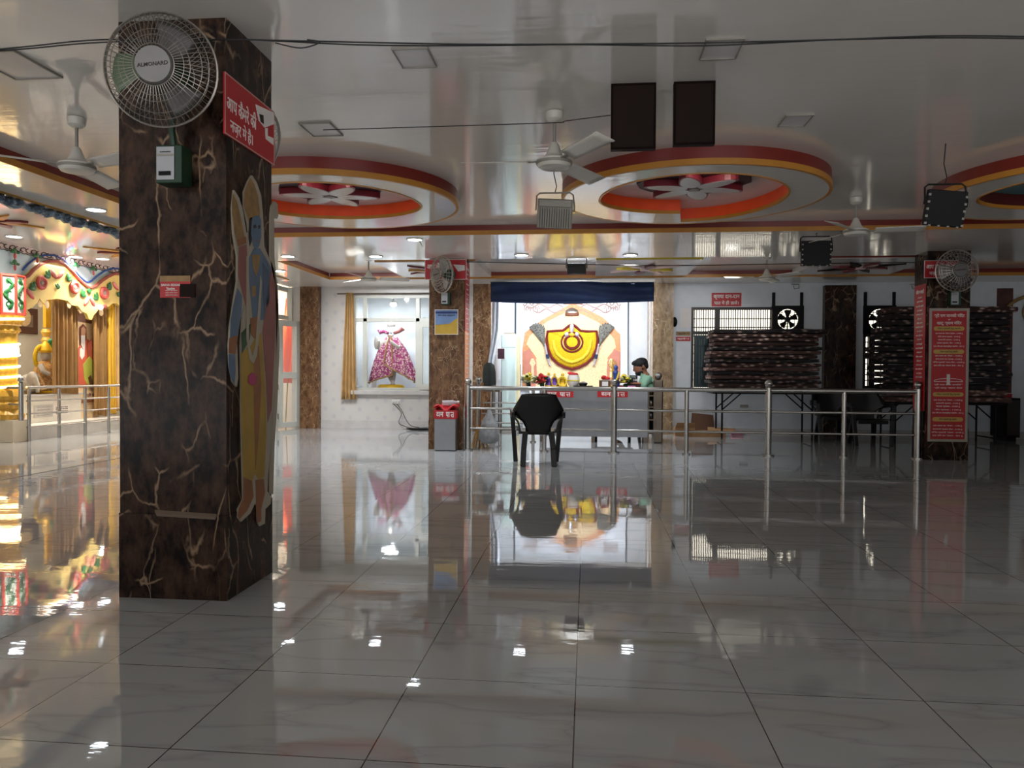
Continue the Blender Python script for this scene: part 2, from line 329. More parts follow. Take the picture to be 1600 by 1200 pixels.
holed('wall_back_left', YL, .12, -5.72, -2.0, 0, 3.06, [(NX0, NX1, NZ0, NZ1)], WPAPER)
strip('wall_side_room', (-11, 15.9, 0), (-5.6, 16.0, 3.06), mat('beige_wall', (226, 212, 192), .5, var=.04)); strip('wall_side_room_return', (-5.72, YL+.12, 0), (-5.6, 15.9, 3.06), WHITE)
strip('wall_shrine_end', (-11, YL, 0), (-8.0, YL+.12, 3.06), WWHITE)
nb = M(); nb.box((NX0-.1, 15.35, .5), (NX1+.1, 15.45, 2.75)); nb.box((NX0-.12, YL+.12, .5), (NX0-.02, 15.45, 2.75)); nb.box((NX1+.02, YL+.12, .5), (NX1+.12, 15.45, 2.75))
nb.box((NX0-.1, YL+.12, .6), (NX1+.1, 15.4, .72)); nb.box((NX0-.1, YL+.12, 2.62), (NX1+.1, 15.4, 2.72))
struct('wall_niche', nb, WHITE)
strip('baseboard_back_left', (-5.2, YL-.015, 0), (-2.05, YL, .16), SKIRT)
strip('trim_11', (P(470, 600, 14.2).x, 14.15, 0), (P(499, 600, 14.2).x, YL, 2.72), MARB2)
strip('trim_12', (P(739, 600, 13.95).x, 13.9, 0), (P(767, 600, 13.95).x, 14.3, 2.72), MARB2)
XA0, XA1 = P(767, 600, 13.95).x, P(1019, 600, 13.95).x
strip('trim_13', (XA1, 13.9, 0), (P(1051, 600, 13.95).x, 14.12, 2.72), MARB3)
strip('wall_altar_left', (-2.12, 14.1, 0), (XA0, 15.6, 2.72), WHITE)
strip('wall_altar_right', (XA1+.02, 14.12, 0), (XA1+.16, 15.6, 2.72), MARB3)
aw = M()
for a, b in [(XA0, P(804, 500, 15.5).x), (P(806.5, 500, 15.5).x, P(980, 500, 15.5).x), (P(982.5, 500, 15.5).x, XA1+.1)]: aw.box((a, 15.5, 0), (b, 15.6, 2.72))
struct('wall_altar_back', aw, WHITE); strip('trim_14', (XA0, 15.515, 0), (XA1+.1, 15.6, 2.7), mat('panel_joint', (70, 76, 92), .5))
W1 = (P(1084, 500, YR).x, P(1206, 500, YR).x, .83, P(1100, 484, YR).z)
EX1 = (P(1210, 500, YR).x, P(1250, 500, YR).x, P(1230, 516, YR).z, P(1230, 482, YR).z)
EX2 = (P(1353, 500, YR).x, P(1394, 500, YR).x, P(1374, 518, YR).z, P(1374, 482, YR).z)
W2 = (P(1353, 500, YR).x, P(1384, 500, YR).x, .9, P(1370, 526, YR).z)
holed('wall_back_right', YR, .14, P(1051, 600, 13.95).x-.02, 8, 0, 2.72, [W1, EX1, EX2, W2], WHITE)
strip('trim_15', (P(1287, 550, 13.9).x, 13.86, 0), (P(1336, 550, 13.9).x, YR, 2.66), MARB)
strip('baseboard_back_right', (1.6, YR-.015, 0), (7.6, YR, .12), SKIRT)
strip('wall_right', (7.6, -2.5, 0), (7.75, 14.2, 3.0), WHITE)
strip('wall_left', (-10.75, -2.5, 0), (-10.6, 14.4, 3.1), WWHITE)
struct('floor', M().box((-10.6, 10.98, 0), (-8.66, 14.3, .22)), mat('platform_stone', (206, 202, 196), .25, var=.06))
# ------------------------------------------------------------------ pillars
def pillar(x0, x1, y0, y1, top, mt, label):
    t = thing('pillar', label, 'pillar', ((x0+x1)/2, (y0+y1)/2, 0))
    obj('shaft', M().box((x0, y0, .42), (x1, y1, top)), mt, t)
    obj('base_cladding', M().box((x0-.004, y0-.004, 0), (x1+.004, y1+.004, .419)), mt, t)
    return t
pl = pillar(-2.30, -1.75, 3.55, 4.08, 2.83, MARB, 'broad dark brown marble pillar in the left foreground')
obj('chipped_edge', M().prism([(-2.12, 3.551, .427), (-1.80, 3.551, .414), (-1.80, 3.536, .40), (-2.10, 3.536, .410)], (0, 0, .012)), mat('broken_stone', (110, 92, 76), .7), pl)
pillar(-2.265, -1.76, 10.74, 11.2, 2.775, MARB2, 'brown marble pillar with steel donation bin at its foot')
pillar(4.385, 4.92, 10.42, 10.8, 2.72, MARB, 'dark marble pillar on the right carrying red text boards')
# ------------------------------------------------------------------ ceiling features
def rosette(cx, cy, label, wall, skycol, step):
    t = thing('ceiling_medallion', label, 'ceiling decoration', (cx, cy, 2.83), 'round ceiling medallions'); n = 96; R = 1.165
    def circ(r, z): return [Vector((cx+r*math.cos(2*PI*k/n), cy+r*math.sin(2*PI*k/n), z)) for k in range(n)]
    def hole(z, e=0):
        o = []
        for k in range(n):
            a = 2*PI*(k+.5)/n; far = .62
            if step and math.cos(a) > -.03: far = 1.04
            o.append(Vector((cx+(.82+e)*math.cos(a), cy+((.9 if math.sin(a) < 0 else far)+e)*math.sin(a), z)))
        return o
    obj('outer_face', M().band(circ(R, 2.735), circ(R-.02, 2.735), (0, 0, .095)), RED, t, True)
    obj('outer_edge', M().band(circ(R+.008, 2.688), circ(R-.02, 2.688), (0, 0, .047)), GOLD, t, True)
    obj('underside', M().band(circ(R-.02, 2.69), hole(2.69, .012), (0, 0, .02)), CEIL, t, True)
    obj('inner_wall', M().band(hole(2.715, .012), hole(2.715), (0, 0, .113)), wall, t, True)
    obj('inner_lip', M().band(hole(2.684, .014), hole(2.684, -.004), (0, 0, .031)), GOLD, t, True)
    obj('sky_disc', M().prism(circ(1.12, 2.822), (0, 0, .007)), skycol, t)
    fy = cy-.13; q = [Vector((cx+.50*math.cos(2*PI*k/16), fy+.44*math.sin(2*PI*k/16), 2.80)) for k in range(16)]
    obj('flower_back', M().prism([p for k, p in enumerate(q) if k % 4 != 1], (0, 0, .021)), mat('flower_maroon_board', (58, 20, 26), .5), t)  # backing board in its own dark maroon
    fl = mat('petal_edge', (124, 40, 54), .4)
    for k in range(6):
        a = 2*PI*k/6+.25
        def pet(s, z):
            o = []
            for i in range(20):
                b = 2*PI*i/20; x = .245+.215*math.cos(b)*s; y = .095*math.sin(b)*s*(1-.25*math.cos(b))
                o.append(Vector((cx+x*math.cos(a)-y*math.sin(a), fy+x*math.sin(a)+y*math.cos(a), z)))
            return o
        pe = obj('petal', M().prism(pet(1, 2.745), (0, 0, .054)), fl, t)
        obj('petal_face', M().prism(pet(.86, 2.742), (0, 0, .004)), MILK, pe)
    obj('flower_centre', M().cyl((cx, fy, 2.736), (cx, fy, 2.76), .045, n=20), GREYM, t)
    return t
SKYB = mat('pale_sky_paint', (206, 200, 198), .2, var=.12, scale=2); SKYT = mat('teal_sky_paint', (84, 140, 148), .3, var=.15, scale=2)
rosette(-2.4, 7.05, 'round ceiling medallion half behind the foreground pillar', ORANGE, SKYB, False)
rosette(.92, 7.02, 'round ceiling medallion with stepped opening above the altar aisle', ORANGE, SKYB, True)
rosette(4.25, 7.05, 'round ceiling medallion with teal inside cut by the right edge', mat('dark_maroon_paint', (86, 26, 22), .4), SKYT, False)
for x in (-2.4, .92): lamp('POINT', 'cove_lamp', (x+.1, 6.33, 2.775), .9, (1, .84, .74), .03)
def flat_flower(t, cx, cy, z, sx, sy, cols):
    for k in range(8):
        a = 2*PI*k/8+.2; L = 1 if k % 2 else .72; wd = .11
        pts = []
        for x, y in [(.12, 0), (.35, wd), (.6, wd*.8), (L, 0), (.6, -wd*.8), (.35, -wd)]:
            pts.append((cx+sx*(x*math.cos(a)-y*math.sin(a)), cy+sy*(x*math.sin(a)+y*math.cos(a)), z-(.02 if k % 2 else .03)))
        obj('petal', M().prism(pts, (0, 0, .02 if k % 2 else .03)), cols[k % len(cols)], t)
    obj('flower_centre', M().cyl((cx, cy, z-.035), (cx, cy, z), .12*sx, n=16), PINKW, t)
MAR = mat('maroon_petal', (112, 34, 40), .4); OCH = mat('ochre_petal', (186, 130, 40), .4); YELW = mat('yellow_petal', (214, 190, 40), .4)
for cx, cols, edge, lab in [(-2.42, [OCH, MAR], GOLD, 'square flower panel on the tray ceiling behind the middle wall fan'), (.87, [YELW, PINKW, MAR, PINKW], YELW, 'square panel with yellow and pink flower on the tray ceiling above the altar'),
                      (4.1, [MAR, DARKW], RED, 'dark flower panel on the tray ceiling left of the right pillar')]:
    t = thing('ceiling_panel', lab, 'ceiling decoration', (cx, 12.05, 2.83), 'flower panels of the tray ceiling')
    obj('panel', M().box((cx-.76, 11.15, 2.735), (cx+.76, 12.98, 2.83)), MILK, t)
    obj('painted_edge', M().box((cx-.76, 11.135, 2.745), (cx+.76, 11.15, 2.83)), edge, t)
    flat_flower(t, cx, 12.05, 2.735, .62, .7, cols)
for u, v, r, lab in [(-12, 344, .62, 'maroon and ochre flower on the shrine ceiling at the left edge'), (205, 394, .75, 'ochre flower on the shrine ceiling beside the pillar')]:
    p = G(u, v, 3.06); t = thing('ceiling_flower', lab, 'ceiling decoration', p, 'shrine ceiling flowers'); flat_flower(t, p.x, p.y, 3.06, r, r, [MAR, OCH])
# ceiling lights
def led(p, r, label, led_m=LED, power=54, col=COOL):
    t = thing('ceiling_light', label, 'ceiling light', p, 'recessed ceiling lights')
    c = Vector(p); ring = lambda q: [c+Vector((q*math.cos(2*PI*k/24), q*math.sin(2*PI*k/24), -.012)) for k in range(24)]
    obj('rim', M().band(ring(r+.018), ring(r), (0, 0, .012)), FANW, t)
    obj('led', M().prism([q+Vector((0, 0, .004)) for q in ring(r)], (0, 0, .006)), led_m, t)
    lamp('SPOT', 'downlight', c-Vector((0, 0, .03)), power, col, .06, target=c-Vector((0, 0, 2)), spot=2.2, blend=.8)
ZS = 2.72
for u, v, lab in [(450, 400, 'lit round ceiling light nearest the foreground pillar on the front soffit'), (587, 400, 'lit round ceiling light on the soffit left of the middle pillar'),
                  (815, 398, 'lit round ceiling light on the soffit right of the middle pillar'), (985, 398, 'lit round ceiling light on the soffit above the altar right side'),
                  (150, 327, 'lit round ceiling light between ochre band and tinsel'), (437, 423, 'lit round ceiling light above the open glass door')]:
    led(G(u, v, ZS), .085, lab)
for u, v, lab in [(22, 369, 'lit round ceiling light over the painted shrine at the left edge'), (160, 404, 'lit round ceiling light over the painted shrine beside the pillar'), (118, 401, 'lit round ceiling light over the middle of the shrine arches')]:
    led(G(u, v, 3.06), .10, lab, power=120, col=(1, .93, .82))
led((-2.10, 9.1, ZS), .085, 'lit ceiling light just behind the ochre band near the pillars')
# unlit square fittings
for u, v, s, lab in [(648, 89, .13, 'unlit square ceiling fitting left of centre near the black cable'), (1127, 75, .13, 'unlit square ceiling fitting touching the black cable'), (502, 201, .15, 'small square ceiling fitting at the wire end by the left medallion'),
                     (1243, 187, .12, 'small square ceiling fitting behind the right brown board'), (22, 100, .2, 'square ceiling fitting at the far left beside the wall fan')]:
    p = G(u, v, 2.83); t = thing('ceiling_fitting', lab, 'ceiling fitting', p, 'unlit square ceiling fittings')
    sq = lambda h, z: [p+Vector((a*h, b*h*1.3, z)) for a, b in [(-1, -1), (1, -1), (1, 1), (-1, 1)]]
    obj('frame', M().band(sq(s*.75, -.012), sq(s*.70, -.012), (0, 0, .012)), GREYM, t); obj('panel', M().prism(sq(s*.70, -.006), (0, 0, .006)), MILK, t)
# hanging boards
for (u0, v0, u1, v1, lab) in [(955, 147, 1024.5, 232, 'dark brown board hanging from the ceiling nearest the main fan'), (1053, 145, 1117, 225, 'dark brown board hanging from the ceiling right of its twin')]:
    Y = 4.56; a = P(u0, v0, Y); b = P(u1, v1, Y)
    t = thing('hanging_board', lab, 'board', ((a.x+b.x)/2, Y, 2.83), 'brown boards hanging from the ceiling')
    obj('board', M().box((a.x, Y, b.z), (b.x, Y+.05, 2.83)), DARKW, t); obj('edge_frame', M().band([(a.x, Y-.004, b.z), (b.x, Y-.004, b.z), (b.x, Y-.004, 2.829), (a.x, Y-.004, 2.829)], [(a.x+.012, Y-.004, b.z+.012), (b.x-.012, Y-.004, b.z+.012), (b.x-.012, Y-.004, 2.817), (a.x+.012, Y-.004, 2.817)], (0, .004, 0)), mat('board_edge', (24, 14, 12), .8, spec=.05), t)
# tinsel garland along the left edge of the hall ceiling
g = M(); pts = []; rr = []
for i in range(160):
    y = 3.5+i*.055; pts.append((-5.31+rnd.uniform(-.012, .012), y, 2.665+rnd.uniform(-.012, .012))); rr.append(.048+rnd.uniform(-.016, .016))
tag(obj('tinsel_garland', g.tube(pts, rr, 9), mat('silver_tinsel', (96, 110, 124), .22, .9, var=.6, scale=40, bump=.8, bscale=60)), 'crumpled silver tinsel garland along the ceiling edge above the shrine', 'garland')
# cables
def cable(name, pts, r, label, cat='cable', m=CABLE, group=None, n=6):
    pts = [Vector(p) for p in pts]; out = []
    for i in range(len(pts)-1):
        p0 = pts[max(i-1, 0)]; p1 = pts[i]; p2 = pts[i+1]; p3 = pts[min(i+2, len(pts)-1)]
        for k in range(6):
            s = k/6; out.append(.5*((2*p1)+(p2-p0)*s+(2*p0-5*p1+4*p2-p3)*s*s+(3*p1-p0-3*p2+p3)*s**3))
    out.append(pts[-1]); o = obj(name, M().tube(out, r, n), m, None, True)
    return tag(o, label, cat, group) if label else o
yc = 3.46; cb = thing('overhead_cable', 'twisted pair of black cables strung across below the ceiling', 'cable', P(800, 70, yc))
for dv in (0, 1):
    pts = [P(u, v+dv*(2.2+2.2*math.sin(u*.013)), yc+dv*.01) for u, v in [(-60, 82), (40, 73), (160, 62), (358, 62), (430, 63), (560, 66), (720, 69), (900, 69), (1100, 67), (1300, 62), (1480, 56), (1680, 58)]]
    za, zb = pts[0].z, pts[-1].z; pts = [Vector((x, yc+dv*.01, za+dv*.004)) for x in (-10.6, -8.5, -7, -6, -5, -4.2, pts[0].x-.4)]+pts+[Vector((x, yc+dv*.01, zb+dv*.004)) for x in (pts[-1].x+.3, 3.2, 3.9, 4.8, 6, 7.6)]
    o = cable('strand', pts, .0035, None); o.data.transform(Matrix.Translation(-cb.location)); o.parent = cb
pts = [P(430, 67, yc), P(470, 75, yc), P(500, 66, yc), P(480, 62, yc)]
cable('cable_tail', pts, .003, 'loose black cable end looping beside the foreground pillar top')
cable('thin_wire', [P(505, 203, 4.9), P(640, 199, 4.9), P(860, 192, 4.9), P(884, 189, 4.9), P(954, 180, 4.85)], .003, 'thin black wire passing the main ceiling fan rod')
cable('thin_wire', [P(728, 409, 10.735), P(860, 412, 10.6), P(1040, 415, 10.5), P(1250, 412, 10.5), P(1447, 410, 10.43)], .006, 'thin black wire hanging below the soffit between the two rear pillars')
cable('thin_wire', [P(652, 374, 9.0), P(656, 378, 9.3), P(663, 389, 9.9), P(672, 401, 10.7)], .006, 'thin wire running down to the middle wall fan')
# ================================================================== fans and floodlights
def place(root, loc, rotz=0): root.location = loc; root.rotation_euler = (0, 0, rotz); return root
BLADEG = mat('translucent_green_blade', (104, 122, 96), .35); BLADEK = mat('smoke_blade', (64, 60, 56), .35); BLADEW = mat('grey_blade', (150, 146, 142), .35)
def wall_fan(loc, rotz, head, yaw, tilt, R, label, wire, blades, nw=64, wr=.0017):
    t = thing('wall_fan', label, 'fan', (0, 0, 0), 'wall fans on the pillars')
    cb = obj('control_box', M().box((-.065, -.10, -.12), (.065, 0, .06)), GREEN, t, bevel=.006)
    fp = obj('face_plate', M().box((-.058, -.104, -.105), (.030, -.1, .05)), STEEL2, cb)
    obj('switch', M().box((-.045, -.109, -.085), (.012, -.104, -.066)), BLACK, cb)
    text('lettering', 'ALMONARD', (-.014, -.104, .026), (1, 0, 0), (0, 0, 1), .007, INK, cb, .01)
    obj('speed_band', M().box((-.055, -.1055, .006), (.027, -.104, .016)), GREYM, cb)
    h = Vector(head); rot = Matrix.Rotation(yaw, 3, 'Z') @ Matrix.Rotation(tilt, 3, 'X'); fw = rot @ Vector((0, -1, 0)); ex = rot @ Vector((1, 0, 0)); ez = rot @ Vector((0, 0, 1))
    pt = lambda r, a, d: h+ex*(r*math.cos(a))+ez*(r*math.sin(a))+fw*d
    obj('bracket', M().tube([(0, -.05, .04), (0, -.07, .14), h-fw*.16-Vector((0, 0, .09)), h-fw*.12], .016, 8), GREEN, t, True)
    obj('motor', M().tube([h-fw*.20, h-fw*.19, h-fw*.10, h-fw*.04], [.045, .07, .082, .06], 18), GREEN, t, True)
    g = M(); circ = lambda r, d, q, n=48: g.tube([pt(r, 2*PI*k/n, d) for k in range(n)], q, 5, True)
    circ(R, 0, wr*3.2); circ(R*.995, -.012, wr*2); circ(R*.80, .052, wr); circ(R*.62, .072, wr); circ(R*.52, .078, wr); circ(R*.36, .085, wr*1.6); circ(R*.75, -.075, wr); circ(R*.45, -.10, wr*1.4); circ(R*.9, .034, wr)
    for k in range(nw):
        a = 2*PI*k/nw; g.tube([pt(R*q, a+.10*(1-q), d) for q, d in [(.36, .085), (.6, .074), (.82, .05), (.95, .022), (1, 0)]], wr, 4)
        a += PI/nw; g.tube([pt(R*q, a, d) for q, d in [(.42, -.10), (.72, -.078), (.93, -.04), (1, 0)]], wr, 4)
    obj('guard', g, wire, t, True)
    for k in range(3):
        a0 = 2*PI*k/3+.9
        def bl(i, j):
            r = R*(.2+.66*j); a = a0+(i-.5)*(1.15-.25*j)+.25*j; return pt(r, a, (i-.5)*.05)
        obj('blade', M().grid(bl, 6, 6), blades[k], t, True, solid=.003)
    bd = obj('badge', M().tube([h+fw*.08, h+fw*.094], [R*.335, R*.31], 28), mat('badge_grey', (118, 115, 112), .35, .4), t, True)
    text('lettering', 'ALMONARD', h+fw*.0942, (ex*math.cos(.12)+ez*math.sin(.12)), ez, R*.07, INK, bd, .012)
    return place(t, loc, rotz)
FW1 = mat('chrome_guard_wire', (150, 142, 134), .3, .7); FW2 = mat('pale_guard_wire', (176, 168, 160), .35, .5)
wall_fan((-1.985, 3.548, 2.135), 0, (.075, -.29, .335), .16, .10, .247, 'large wall fan on the front of the foreground pillar', FW1, [BLADEK, BLADEG, BLADEK], 60)
hc = P(383, 223, 4.36); wall_fan((-1.95, 4.082, 2.10), PI, (-(hc.x+1.95), -.28, hc.z-2.10), -.25, .05, .247, 'wall fan peeking out behind the red camera sign', FW2, [BLADEW]*3, 48)
r0 = P(698, 464, 10.74); hc = P(690, 429, 10.46); wall_fan(r0, 0, (hc.x-r0.x, hc.y-r0.y, hc.z-r0.z), -.78, .06, .255, 'wall fan turned left on the middle pillar above a colourful poster', FW2, [BLADEW]*3, 30, .0026)
r0 = P(1488, 464, 10.42); hc = P(1495, 423, 10.14); wall_fan(r0, 0, (hc.x-r0.x, hc.y-r0.y, hc.z-r0.z), .05, 0, .262, 'wall fan facing forward on the right pillar above the framed chart', FW2, [BLADEK, BLADEW, BLADEK], 30, .0026)
# ceiling fans
def ceiling_fan():
    t = thing('ceiling_fan', '', 'ceiling fan', (0, 0, 0), 'ceiling fans')
    obj('canopy', M().lathe([(.03, -.07), (.055, -.05), (.06, -.005), (.05, 0)], n=20), FANW, t, True)
    obj('rod', M().cyl((0, 0, -.26), (0, 0, -.05), .011, n=10), GREYM, t, True)
    obj('motor', M().lathe([(.05, -.375), (.10, -.365), (.118, -.335), (.115, -.315), (.07, -.30), (.05, -.27), (.026, -.21), (.016, -.20)], n=28), FANW, t, True)
    obj('motor_band', M().lathe([(.119, -.345), (.1195, -.34), (.1195, -.332), (.119, -.327)], n=28), GREYM, t, True)
    for k in range(3):
        a = 2*PI*k/3; c, s = math.cos(a), math.sin(a)
        rot = lambda p: Vector((p[0]*c-p[1]*s, p[0]*s+p[1]*c, p[2]))
        b = M().grid(lambda i, j: rot((.17+.44*j, (i-.5)*(.105+.025*j), -.325+(i-.5)*-.035)), 4, 6)
        be = obj('blade', b, FANW, t, True, solid=.005)
        hb = M(); hb.obox((.13, 0, -.325), (.10, .035, .006), Matrix.Identity(3)); hb.v = [rot(p) for p in hb.v]; obj('blade_arm', hb, GREYM, be)
    return t
cf = ceiling_fan(); p = P(866, 238, 5.02); cf['label'] = 'white ceiling fan hanging nearest above the grey floodlight'; place(cf, (p.x, p.y, 2.83), math.radians(62))
for u, v, Y, a, lab in [(120, 238, 4.87, 100, 'ceiling fan at the far left above the ochre band'), (576, 431, 11.2, 20, 'ceiling fan in the tray left of the middle pillar'),
                        (1198, 437, 11.4, 65, 'ceiling fan in the tray over the mattress stack'), (1337, 364, 7.7, -8, 'ceiling fan in front of the band near the right black floodlight')]:
    p = P(u, v, Y); dup(cf, (p.x, p.y, 2.83), math.radians(a), lab)
def flood(c, wd, ht, tilt, roll, mt, label, top, fins=False, lit=False, bolts=0):
    c = Vector(c); t = thing('floodlight', label, 'floodlight', c, 'hanging floodlights')
    R = Matrix.Rotation(roll, 3, 'Y') @ Matrix.Rotation(tilt, 3, 'X'); q = lambda x, y, z: c+R @ Vector((x, y, z))
    def bx(a, b): m = M().box(a, b); m.v = [c+R @ p for p in m.v]; return m
    body = obj('housing', bx((-wd/2, -.025, -ht/2), (wd/2, .025, ht/2)), mt, t, bevel=.006)
    if fins:
        f = M()
        for k in range(14): x = -wd/2+.016+(wd-.032)*k/13; m = bx((x-.004, -.05, -ht/2+.01), (x+.004, -.024, ht/2-.07)); f.add(m.v, m.f)
        obj('cooling_fins', f, mt, t); obj('driver_cover', bx((-wd/2+.01, -.045, ht/2-.06), (wd/2-.01, -.024, ht/2-.004)), mt, t, bevel=.006)
    if bolts:
        f = M()
        for k in range(5):
            for s in (-1, 1): m = bx((s*wd*.47-.008, -.03, -ht*.45+ht*.2*k-.008), (s*wd*.47+.008, .03, -ht*.45+ht*.2*k+.008)); f.add(m.v, m.f)
        for k in range(4): m = bx((-wd*.36+wd*.24*k-.008, -.03, -ht*.52), (-wd*.36+wd*.24*k+.008, .02, -ht*.48)); f.add(m.v, m.f)
        obj('bolts', f, GREYM, t)
    obj('glass_front', bx((-wd/2+.012, .025, -ht/2+.012), (wd/2-.012, .03, ht/2-.012)), LED if lit else MILK, t)
    hz = ht/2+.05; yk = [q(-wd/2-.012, 0, .02), q(-wd/2-.012, 0, .06)]+[c+Vector((x, 0, hz+z)) for x, z in [(-wd/2-.005, -.02), (-wd/2+.02, 0), (wd/2-.02, 0), (wd/2+.005, -.02)]]+[q(wd/2+.012, 0, .06), q(wd/2+.012, 0, .02)]
    obj('yoke', M().tube(yk, .007, 6), mt, t, True)
    obj('cord', M().tube([c+Vector((0, 0, hz)), c+Vector((.012, 0, hz+.05)), Vector((c.x-.01, c.y, (c.z+hz+top)/2)), Vector((c.x, c.y, top))], .004, 6), CABLE, t, True)
    return t
flood(P(867, 334, 6.0), .275, .225, .25, .06, GREYM, 'grey floodlight with cooling ribs hanging below the main ceiling fan', 2.83, fins=True)
flood(P(1476, 326, 5.95), .275, .26, .12, .10, BLACK, 'black floodlight hanging by the right ceiling medallion', 2.83, bolts=1)
flood(P(1275, 396, 9.0), .33, .285, .05, .0, BLACK, 'black floodlight hanging before the tray over the mattresses', 2.72, bolts=1)
fl_ = P(901, 420, 11.4); flood(fl_, .28, .24, 1.15, 0, BLACK, 'lit black floodlight hanging in front of the blue altar curtain', 2.83, lit=True)
lamp('SPOT', 'altar_floodlight', fl_+Vector((0, .05, -.08)), 60, COOL, .1, target=(-.3, 13.4, .9), spot=1.7)
# ================================================================== signs and prints
def board_y(name, px, Y, mt, label, cat, th=.012, group=None, edge=None, w=.012):
    u0, v0, u1, v1 = px; a = P(u0, v0, Y); b = P(u1, v1, Y); c = P(u1, v0, Y); d = P(u0, v1, Y)
    x0, x1, z1, z0 = (a.x+d.x)/2, (b.x+c.x)/2, (a.z+c.z)/2, (b.z+d.z)/2
    t = thing(name, label, cat, ((x0+x1)/2, Y, z0), group)
    obj('board', M().box((x0, Y-th, z0), (x1, Y, z1)), mt, t)
    if edge: obj('border', M().band([(x0, Y-th-.002, z0), (x1, Y-th-.002, z0), (x1, Y-th-.002, z1), (x0, Y-th-.002, z1)], [(x0+w, Y-th-.002, z0+w), (x1-w, Y-th-.002, z0+w), (x1-w, Y-th-.002, z1-w), (x0+w, Y-th-.002, z1-w)], (0, .002, 0)), edge, t)
    return t, x0, x1, z0, z1
EX = Vector((1, 0, 0)); EY = Vector((0, 1, 0)); EZ = Vector((0, 0, 1))
# camera notice on the foreground pillar's right face
Xs = -1.742; t = thing('camera_notice', 'red camera notice on the right face of the foreground pillar', 'sign', (-1.746, 3.81, 2.26), 'camera notices')
y0, y1, z0, z1 = 3.52, 4.10, 2.265, 2.56
obj('board', M().box((-1.75, y0, z0), (Xs, y1, z1)), SIGNR, t)
obj('border', M().band([(Xs, y0, z0), (Xs, y1, z0), (Xs, y1, z1), (Xs, y0, z1)], [(Xs, y0+.007, z0+.007), (Xs, y1-.007, z0+.007), (Xs, y1-.007, z1-.007), (Xs, y0+.007, z1-.007)], (.002, 0, 0)), mat('pink_border', (206, 150, 140), .4), t)
text('lettering', 'आप कैमरे की', (Xs, 3.705, 2.432), EY, EZ, .088, PAPER, t, .008, .33)
text('lettering', 'नज़र मे है।', (Xs, 3.70, 2.325), EY, EZ, .088, PAPER, t, .008, .25)
q = [Q(u, v, Xs) for u, v in [(399, 163), (427.5, 176), (427.5, 194), (413, 199.5), (404, 188)]]
ic = obj('camera_picture', M().prism(q, (.002, 0, 0)), PAPER, t); q = [Q(u, v, Xs+.002) for u, v in [(405, 178), (411.5, 180), (412, 194), (407, 190)]]
obj('lens', M().prism(q, (.001, 0, 0)), INK, ic); q = [Q(u, v, Xs) for u, v in [(414, 200), (418, 200), (418, 212), (427, 216), (427, 227), (415, 217)]]
obj('camera_arm', M().prism(q, (.002, 0, 0)), PAPER, t)
for px, Y, lab in [((664, 405.5, 729, 437), 10.735, 'red camera notice behind the fan of the middle pillar'), ((1443.5, 407, 1506, 434.5), 10.415, 'red camera notice behind the fan of the right pillar')]:
    t, x0, x1, z0, z1 = board_y('camera_notice', px, Y, SIGNR, lab, 'sign', .01, 'camera notices', PAPER, .006)
    W = x1-x0; Hh = z1-z0
    text('lettering', 'आप कैमरे की', (x0+W*.34, Y-.01, z0+Hh*.68), EX, EZ, Hh*.32, PAPER, t, .02, W*.58)
    text('lettering', 'नज़र मे है।', (x0+W*.34, Y-.01, z0+Hh*.28), EX, EZ, Hh*.32, PAPER, t, .02, W*.42)
    obj('camera_picture', M().prism([(x0+W*.68, Y-.012, z0+Hh*.75), (x0+W*.96, Y-.012, z0+Hh*.7), (x0+W*.96, Y-.012, z0+Hh*.45), (x0+W*.8, Y-.012, z0+Hh*.4)], (0, .002, 0)), PAPER, t)
# small card on the foreground pillar
t, x0, x1, z0, z1 = board_y('notice_card', (250.5, 431, 298, 465), 3.546, SIGND, 'small maroon and tan card on the front of the foreground pillar', 'card', .003)
obj('top_strip', M().box((x0, 3.541, z1-.028), (x1, 3.543, z1)), PGOLD, t); obj('side_patch', M().box((x1-.055, 3.542, z0+.002), (x1+.022, 3.5425, z1-.04)), DARKW, t)
text('lettering', 'SARVA SIDDHI', (x0+.055, 3.542, z1-.045), EX, EZ, .011, PAPER, t, .02); text('lettering', 'Yantra', (x0+.055, 3.542, z1-.062), EX, EZ, .012, PAPER, t, .02)
for k in range(3): text('lettering', 'सम्पर्क करे मंिदर कार्यालय', (x0+.06, 3.542, z0+.034-.011*k), EX, EZ, .007, PAPER, t)
# colourful poster on the middle pillar
t, x0, x1, z0, z1 = board_y('poster', (679.5, 483.5, 716, 523), 10.73, mat('poster_yellow', (212, 170, 56), .35, var=.25, scale=3), 'yellow and blue poster on the middle pillar below its fan', 'poster', .01, edge=PAPER, w=.008)
obj('sky_picture', M().prism([(x0+.01, 10.717, z1-.01), (x1-.01, 10.717, z1-.01), (x1-.01, 10.717, z1-.12), (x1-.12, 10.717, z1-.2), (x0+.01, 10.717, z1-.22)], (0, .002, 0)), mat('poster_blue', (120, 150, 196), .35, var=.2, scale=4), t)
obj('heading_band', M().box((x0+.01, 10.7155, z1-.06), (x1-.01, 10.718, z1-.03)), mat('poster_navy', (36, 56, 120), .4), t)
text('lettering', 'योग सेवा संस्थान', ((x0+x1)/2, 10.715, z1-.085), EX, EZ, .035, mat('poster_ink', (30, 40, 90), .5), t, .02, (x1-x0)*.75)
